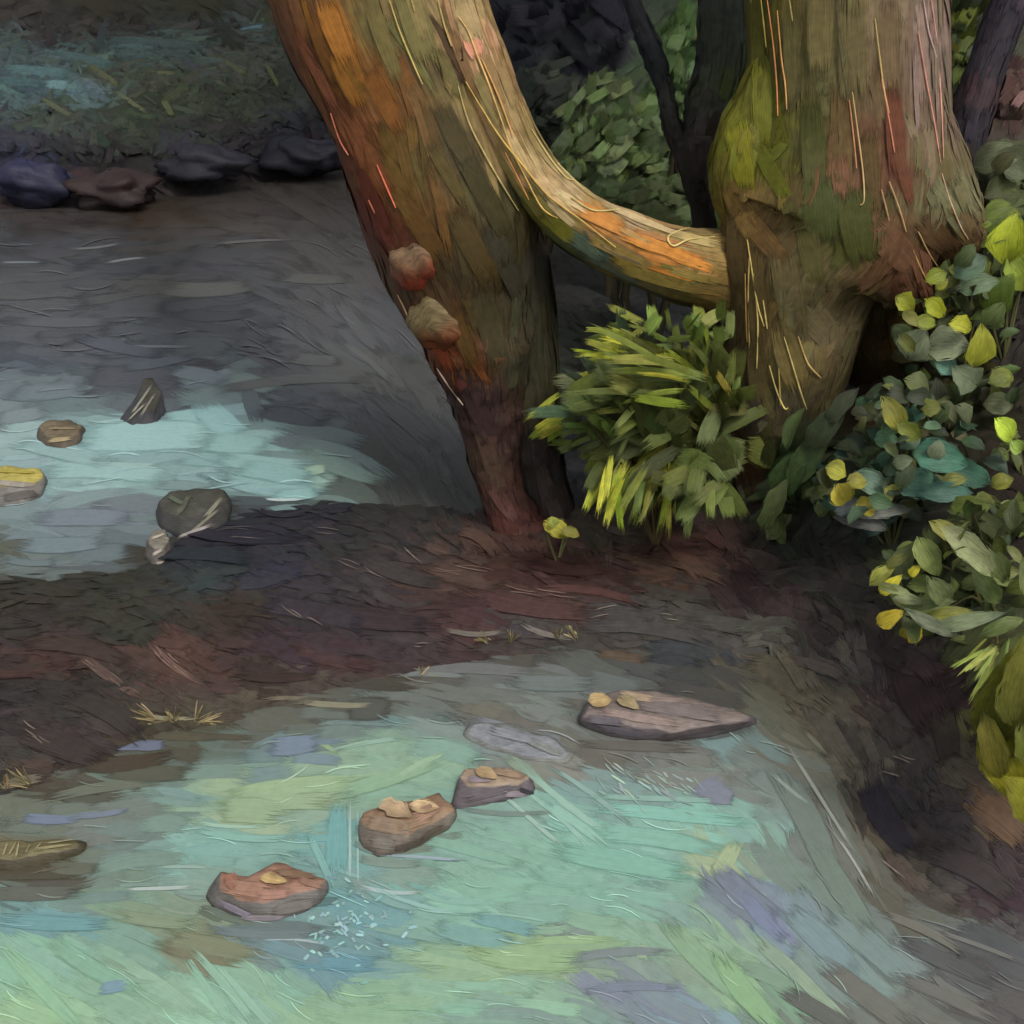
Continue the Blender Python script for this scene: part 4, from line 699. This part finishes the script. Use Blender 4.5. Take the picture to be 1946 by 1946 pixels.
# grass over the far bank: nobody could count it
gm = MB()
FARC = LAND
for (num, L0, W0) in ((1800, 70, 20), (2400, 42, 8)):
    for _ in range(num):
        x, y = (random.uniform(-200, 640) if _ % 4 else random.uniform(-1100, -200)), random.uniform(50, 290)
        a = R(random.choice([-35, -20, 0, 12, 60, -50])+random.gauss(0, 14))
        land_stroke(gm, x, y, a, L0*random.uniform(.5, 1.4), W0*random.uniform(.5, 1.3), jit(FARC([x+random.gauss(0, 14)], [y+random.gauss(0, 8)])[0]*1.0, .14), .02+random.random()*.03, random.uniform(-.2, .2), 0, .05, .5)
for (x, y, a, L, W, c) in [(70,145,-4,160,34,'5c8080'),(110,168,0,60,24,'7ca4a8'),(40,165,-4,110,30,'4c6c6c'),(160,120,-12,160,26,'4c6a68'),(300,90,-4,240,26,'435854'),(480,60,10,60,12,'5c8090'),(260,95,-3,100,10,'506c68'),
 (200,150,-35,90,16,'6a6c48'),(310,145,0,70,10,'6c7048'),(250,200,-34,90,10,'7c8058'),(110,210,-30,90,12,'6a7050'),(320,210,-60,50,14,'6c7448'),(440,130,-30,90,12,'5c6440'),(520,150,-60,60,10,'60683c'),(400,120,-6,100,14,'4c5c54')]:
    land_stroke(gm, x, y, R(a), L, W, lin('#'+c)*.55+LANDC(x, y)*.45, .06, 0, 0, .12, .6)
tag(gm.build('grass', [M['grass']]), 'teal and olive grass covering the far bank of the stream', 'grass', kind='stuff')
# brown undergrowth on the slope behind the trees
um = MB()
for _ in range(700):
    x, y = random.uniform(900, 1400), random.uniform(480, 1040)
    land_stroke(um, x, y, ang(x, y)+random.gauss(0, .4), random.uniform(60, 150), random.uniform(16, 44), jit(LANDC(x, y)*1.25, .10), .006+random.random()*.012, random.uniform(-.2, .2), 0, .03, .25)
for _ in range(900):
    x, y = random.uniform(1450, 2000), random.uniform(560, 1280)
    land_stroke(um, x, y, ang(x, y)+random.gauss(0, .4), random.uniform(60, 150), random.uniform(16, 44), jit(LANDC(x, y)*1.25, .10), .006+random.random()*.012, random.uniform(-.2, .2), 0, .03, .25)
tag(um.build('undergrowth', [M['grass']]), 'dark brown and olive undergrowth matting the right bank', 'undergrowth', kind='stuff')
# trees on the rise beyond the far bank, out of view, added to darken the water's reflections
BT = field("100,0,33302a 500,0,2f2c20 900,0,2a2a30 1300,0,2c3022 1800,0,34382a")
for k, (x, y, h, lab) in enumerate([(-7.5,15,7,'unseen dark tree far back beyond the left edge of the grass bank'),(-4.2,13.5,6.5,'unseen dark tree behind the teal grass at the upper left'),(-1.4,14.5,7,'unseen dark tree behind the leaning tree'),(1.2,13,6.5,'unseen dark tree behind the blue-black bush'),(3.8,14,7,'unseen dark tree behind the thick mossy tree'),(6.8,13,6.5,'unseen dark tree far back at the right')]):
    z = gz_at(x, y); e = empty('unseen_tree', (x, y, z), lab, 'tree', 'unseen trees added beyond the far bank for dark reflections')
    limb('trunk', None, BT, e, nst=40, gain=1., ns=20, nr=14, world=[(x, y, z-.1, .26), (x+.1, y, z+1.5, .2), (x-.1, y+.1, z+3, .16), (x+.1, y, z+h*.7, .07)], seed=30+k)
    crown(e, (x, y, z+h*.62), (2.1, 1.8, 2.2), 900, ['#333c24', '#2c3420', '#3c4628', '#2a2f28'], .34)

# ------------------------------------------------------------------ stones
def resamp(poly_, n):
    a = np.array(poly_, float); a = np.vstack([a, a[:1]]); s = np.r_[0, np.cumsum(np.linalg.norm(np.diff(a, axis=0), axis=1))]
    t = np.linspace(0, s[-1], n, endpoint=False); return np.stack([np.interp(t, s, a[:, 0]), np.interp(t, s, a[:, 1])], 1)
def byangle(poly_, n, c):
    a = resamp(poly_, 400)-c; th = np.arctan2(a[:, 1]*2.2, a[:, 0]); o = np.argsort(th); th = th[o]; r = a[o]
    T = np.linspace(-math.pi, math.pi, n, endpoint=False); x = np.interp(T, th, r[:, 0], period=2*math.pi); y = np.interp(T, th, r[:, 1], period=2*math.pi)
    return np.stack([x, y], 1)+c
def stone(label, top, bot, h, ctop, cside, extra=[], seed=0, name='stone', group=None, cwet=None, gain=1., under=.05, sidef=None):
    """top: outline of the upper face in pixels, lying at height h; bot: outline at the water line"""
    n = 56; top = np.array(top, float); bot = np.array(bot, float); ct = top.mean(0)
    A = byangle(top, n, ct); B = byangle(bot, n, bot.mean(0))
    T3 = G(A[:, 0], A[:, 1], h); B3 = G(B[:, 0], B[:, 1], .0); cT = T3.mean(0)
    rings = []; cols = []
    ck = lin(cwet or cside)*.9
    prof = [(-under, None, 1.04), (.0, None, 1.0), (.35, 'm', 1), (.75, 'm', 1), (.96, 'm', 1)]
    for z, m_, s in prof:
        if m_ is None: q = B3.copy(); c_ = q.mean(0); q = c_+(q-c_)*s; q[:, 2] = z; rings.append(q); cols.append(ck)
        else:
            q = B3*(1-z)+T3*z; bul = 1+.05*math.sin(z*math.pi); c_ = q.mean(0); q[:, :2] = c_[:2]+(q[:, :2]-c_[:2])*bul; rings.append(q); cols.append(lin(cside))
    for s, dz in ((.95, .004), (.75, .010), (.5, .014), (.25, .013), (.02, .012)):
        q = cT+(T3-cT)*s; q[:, 2] = h+dz*h/.06; rings.append(q); cols.append(lin(ctop))
    V = np.array(rings); V = V.transpose(0, 1, 2)
    C_ = np.zeros(V.shape)
    for i in range(V.shape[0]):
        for j in range(n):
            p = Vector(V[i, j]); nz = noise.noise(p*14+Vector((seed, 0, 0))); nz2 = noise.noise(p*45+Vector((seed, 3, 0)))
            k = 0 if i < 1 else 1; V[i, j] += np.array([nz*.010, nz*.007, nz2*.005+nz*.006*(i > 3)])*k
            C_[i, j] = cols[i]*(1+.25*nz+.12*nz2)
    V3 = np.repeat(V, 1, 0); mb = MB(); uv = np.stack([V3[..., 0]+V3[..., 2], V3[..., 1]+V3[..., 2]], -1); mb.grid(V3, C_*gain, uv, uv, 0, close=True)
    bv = bvh_of(V3)
    for k, (x, y, a, L, W, c) in enumerate(extra):
        xs, ys = spine(x, y, R(a), L, 0, 6); P = []; Nn = []
        for u, v in zip(xs, ys):
            hh, nn = cast(bv, u, v)
            if hh is not None: nn = nn if nn.z > -.2 or nn.dot(CO-hh) > 0 else -nn; nn = nn if nn.dot(CO-hh) > 0 else -nn; P.append(tuple(hh)); Nn.append(tuple(nn))
        if len(P) >= 3: P = np.array(P); stroke(mb, P, np.array(Nn).mean(0), pxsize(W, P[0]), lin('#'+c)*gain, .004+.0006*k, 1, .08)
    o = mb.build(name, [M['stone'], M['stonew']]); return tag(o, label, 'stone', group), bv
sA, bA = stone('terracotta-topped stone with grey sides in the lower pool, nearest the viewer', [(412,1692),(418,1656),(470,1668),(520,1640),(575,1650),(622,1672),(600,1694),(545,1702),(500,1716),(450,1704)],
 [(388,1706),(400,1690),(470,1690),(560,1680),(622,1690),(610,1718),(570,1740),(508,1756),(440,1742),(400,1722)], .045, '#8c6a58', '#625e5a',
 [(470,1690,-6,110,36,'94705c'),(560,1664,-6,110,28,'8c7058'),(440,1672,-60,50,28,'966854'),(590,1680,-20,60,18,'8c6a58'),(520,1702,4,90,20,'946c5c'),(440,1722,-24,110,18,'7c7480'),(560,1722,12,110,24,'6a6460'),(500,1742,0,110,14,'7c7478')], 1, cwet='#3c3a3c')
sB, bB = stone('brown angular stone in mid pool carrying two pale tan leaves', [(684,1560),(690,1545),(735,1528),(800,1520),(838,1502),(862,1545),(830,1562),(800,1572),(770,1592),(720,1580)],
 [(680,1600),(686,1575),(740,1560),(830,1545),(872,1550),(850,1580),(800,1605),(770,1622),(720,1628),(690,1614)], .05, '#8a7058', '#6c6258',
 [(740,1570,-10,110,36,'84705c'),(820,1540,30,90,34,'947460'),(790,1565,14,90,22,'8c7258'),(720,1600,-8,80,26,'6c655c'),(780,1604,14,90,16,'4c443c'),(820,1580,30,70,14,'54483c')], 2, cwet='#4c463e')
sC, bC = stone('small mauve and ochre stone behind the brown one in the pool', [(872,1478),(880,1464),(920,1456),(985,1462),(1010,1478),(985,1492),(940,1496),(890,1494)],
 [(852,1535),(880,1500),(940,1490),(1020,1498),(1010,1512),(960,1524),(900,1535),(865,1544)], .035, '#92806c', '#5c5458',
 [(905,1482,0,80,20,'8a7c80'),(970,1474,-10,80,20,'a08870'),(930,1508,14,130,18,'544c50'),(980,1508,0,60,14,'7c7278'),(1000,1505,-20,40,12,'2f2c30')], 3, cwet='#3c383a')
sD, bD = stone('wide flat mauve-grey slab at the top of the lower pool', [(1108,1362),(1120,1330),(1170,1312),(1240,1312),(1330,1330),(1440,1366),(1400,1374),(1350,1380),(1290,1392),(1200,1382)],
 [(1096,1374),(1110,1352),(1200,1330),(1330,1340),(1452,1372),(1400,1388),(1350,1402),(1290,1408),(1200,1408),(1130,1394)], .05, '#7c706a', '#5c5456',
 [(1290,1350,-10,220,46,'7a6f6c'),(1250,1330,-4,160,18,'8c7c74'),(1220,1366,-10,220,22,'8a7870'),(1170,1385,-10,150,20,'5c565c'),(1320,1388,10,170,14,'4c4444'),(1380,1378,8,110,12,'443c3c'),(1200,1325,-10,100,26,'a08c74'),(1150,1370,-6,90,18,'5c565c')], 4, cwet='#3c3636')
sE, bE = stone('yellow-topped grey stone cut by the left edge in the upper stream', [(-60,905),(-40,888),(20,886),(78,892),(84,908),(60,922),(10,924),(-40,922)], [(-70,940),(-50,915),(30,905),(90,912),(80,945),(40,962),(-20,966),(-60,960)], .05, '#a89c4c', '#75716c',
 [(30,898,-2,100,16,'b4a83c'),(20,920,-4,110,16,'90887c'),(40,942,10,90,22,'55514c')], 5, cwet='#4c4a46')
sF, bF = stone('dark streaked boulder splitting the pale rapids of the upper stream', [(300,955),(320,936),(380,928),(425,930),(430,950),(400,972),(350,985),(315,976)], [(296,985),(310,955),(400,945),(440,960),(436,1000),(400,1022),(350,1026),(310,1010)], .05, '#46463e', '#3c3b38',
 [(350,960,60,60,16,'5a5a4c'),(390,990,40,90,7,'74725f'),(370,1010,20,90,8,'908a84'),(410,960,50,80,10,'7c7c6a'),(330,950,-30,50,12,'5c6450')], 6, cwet='#2c2a30')
sG, bG = stone('narrow dark wedge of stone standing in the stream above the turquoise water', [(262,760),(270,722),(290,714),(305,740),(300,775),(275,785)], [(225,800),(255,775),(300,765),(318,785),(300,806),(250,812)], .035, '#48473f', '#3e3f42',
 [(270,760,55,80,8,'8c8a7c'),(285,765,58,80,8,'807c70'),(260,785,45,60,7,'949080')], 7, cwet='#3a3c40')
sH, bH = stone('small tan stone at the left of the turquoise rapids', [(72,812),(85,800),(130,796),(156,806),(150,826),(120,836),(85,830)], [(68,832),(80,812),(140,806),(162,820),(150,846),(118,856),(84,848)], .03, '#6c604c', '#544c40',
 [(120,815,0,70,12,'8a7c60'),(115,836,8,60,12,'9a8a66')], 8, cwet='#4a453a')
sI, bI = stone('pale knobbly stone below the dark boulder in the upper stream', [(280,1025),(290,1010),(312,1006),(322,1022),(312,1042),(290,1046)], [(276,1060),(285,1030),(320,1026),(326,1056),(312,1080),(288,1080)], .04, '#7a7468', '#57504a',
 [(300,1020,20,34,8,'a8a090'),(300,1050,30,30,8,'9c9488'),(305,1070,10,26,7,'8c8478')], 9, cwet='#3c3838')
sJ, bJ = stone('long low mossy stone with pale stripes at the left edge of the pool', [(-30,1618),(-10,1600),(60,1596),(150,1592),(156,1606),(110,1620),(40,1632),(-10,1634)], [(-40,1640),(-20,1612),(90,1604),(166,1604),(160,1622),(100,1642),(30,1656),(-20,1654)], .03, '#6a6244', '#4a4434',
 [(10,1616,70,34,5,'948c68'),(24,1614,60,36,4,'8c8460'),(34,1616,80,34,5,'989070'),(55,1612,66,30,4,'8c8460'),(74,1610,50,30,4,'8c8460'),(120,1602,8,80,6,'98906c'),(100,1612,8,80,6,'8c845c')], 10, cwet='#4a4434')
sK, bK = stone('grey rounded stone just breaking the surface beside the mauve slab', [(885,1395),(900,1376),(960,1376),(1040,1402),(1085,1430),(1070,1446),(1000,1436),(930,1415)], [(878,1402),(892,1376),(970,1374),(1050,1402),(1095,1432),(1076,1454),(1000,1446),(920,1422)], .012, '#808489', '#70726e',
 [(960,1396,-14,150,30,'84888e'),(1030,1420,-24,120,22,'80827e')], 11, cwet='#6c6e6c')
for lab, pts, h, ct, cs, sd_ in [('indigo boulder at the foot of the far bank by the left edge', [(0,300),(40,284),(90,300),(104,330),(80,346),(20,348)], .28, '#2b2d48', '#201f2c', 21),
    ('black-brown boulder on the far waterline right of the indigo one', [(150,330),(200,312),(260,322),(275,345),(230,360),(160,358)], .2, '#3a2c2a', '#28201e', 22),
    ('dark slate boulder at the far waterline in mid picture', [(330,285),(380,262),(430,270),(440,296),(400,310),(345,305)], .22, '#2f2e38', '#222126', 23),
    ('near-black boulder behind the leaning tree on the far bank', [(520,262),(570,240),(620,250),(640,280),(600,296),(540,292)], .22, '#282832', '#1e1c22', 24)]:
    a = np.array(pts, float); b = a.copy(); b[:, 1] += 28; b[:, 0] = b[:, 0].mean()+(b[:, 0]-b[:, 0].mean())*1.1
    c = a.mean(0); hp = hit(c[0], c[1]+26)[0]; Y = hp.y-.2
    n = 30; mb = MB(); cen = P3(c[0], c[1]+8, Y); rx = pxsize(np.ptp(a[:, 0])/2, cen); rz = pxsize(np.ptp(a[:, 1])/2+12, cen)
    th = np.linspace(.02, math.pi-.02, 16); ph = np.linspace(0, 2*np.pi, n, endpoint=False); V = np.zeros((16, n, 3)); C_ = np.zeros((16, n, 3))
    for i, t in enumerate(th):
        for j, p in enumerate(ph):
            d = np.array([math.sin(t)*math.cos(p), math.sin(t)*math.sin(p), math.cos(t)]); k = 1+.55*noise.noise(Vector(d)*1.6+Vector((sd_, 0, 0)))+.1*noise.noise(Vector(d)*4+Vector((sd_, 0, 0)))
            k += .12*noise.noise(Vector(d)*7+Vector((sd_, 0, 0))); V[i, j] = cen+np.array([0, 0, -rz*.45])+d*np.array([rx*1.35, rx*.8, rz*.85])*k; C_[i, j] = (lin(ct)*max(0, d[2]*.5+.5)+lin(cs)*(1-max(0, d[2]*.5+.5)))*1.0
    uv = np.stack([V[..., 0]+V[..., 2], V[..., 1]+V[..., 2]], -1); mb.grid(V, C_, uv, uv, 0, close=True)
    tag(mb.build('boulder', [M['stone']]), lab, 'boulder', 'boulders along the far bank')
# fallen leaves lying on the stones
def fallen(label, bv, x, y, a, L, W, c, fold=.2):
    h, n = cast(bv, x, y)
    if h is None: return
    p = np.array(h)+np.array([0, 0, .006]); q = G([x+10*math.cos(R(a))], [y-10*math.sin(R(a))], p[2])[0]; d = q-p; d[2] = 0
    mb = MB(); vv = L/1.  ; leaf(mb, p, d, [0, 0, 1], pxsize(L, p), pxsize(W, p)*1.25, lin(c), fold=fold*.6, curl=-.04)
    return tag(mb.build('fallen_leaf', [M['leaf']]), label, 'leaf', 'fallen leaves on the stones')
fallen('curled golden leaf on the terracotta-topped stone', bA, 520, 1676, 8, 62, 20, '#b89c68', .3)
fallen('broad tan leaf on the left of the brown angular stone', bB, 752, 1543, -12, 78, 34, '#a89070')
fallen('narrower tan leaf on the right of the brown angular stone', bB, 806, 1538, 14, 60, 26, '#b49a74')
fallen('ochre leaf on the small mauve stone', bC, 925, 1474, -10, 54, 20, '#a48c68')
fallen('round butter-yellow leaf at the left end of the flat slab', bD, 1140, 1336, 20, 46, 34, '#b09868')
fallen('pale yellow leaf beside the round one on the flat slab', bD, 1195, 1340, -20, 54, 26, '#9c8c68')
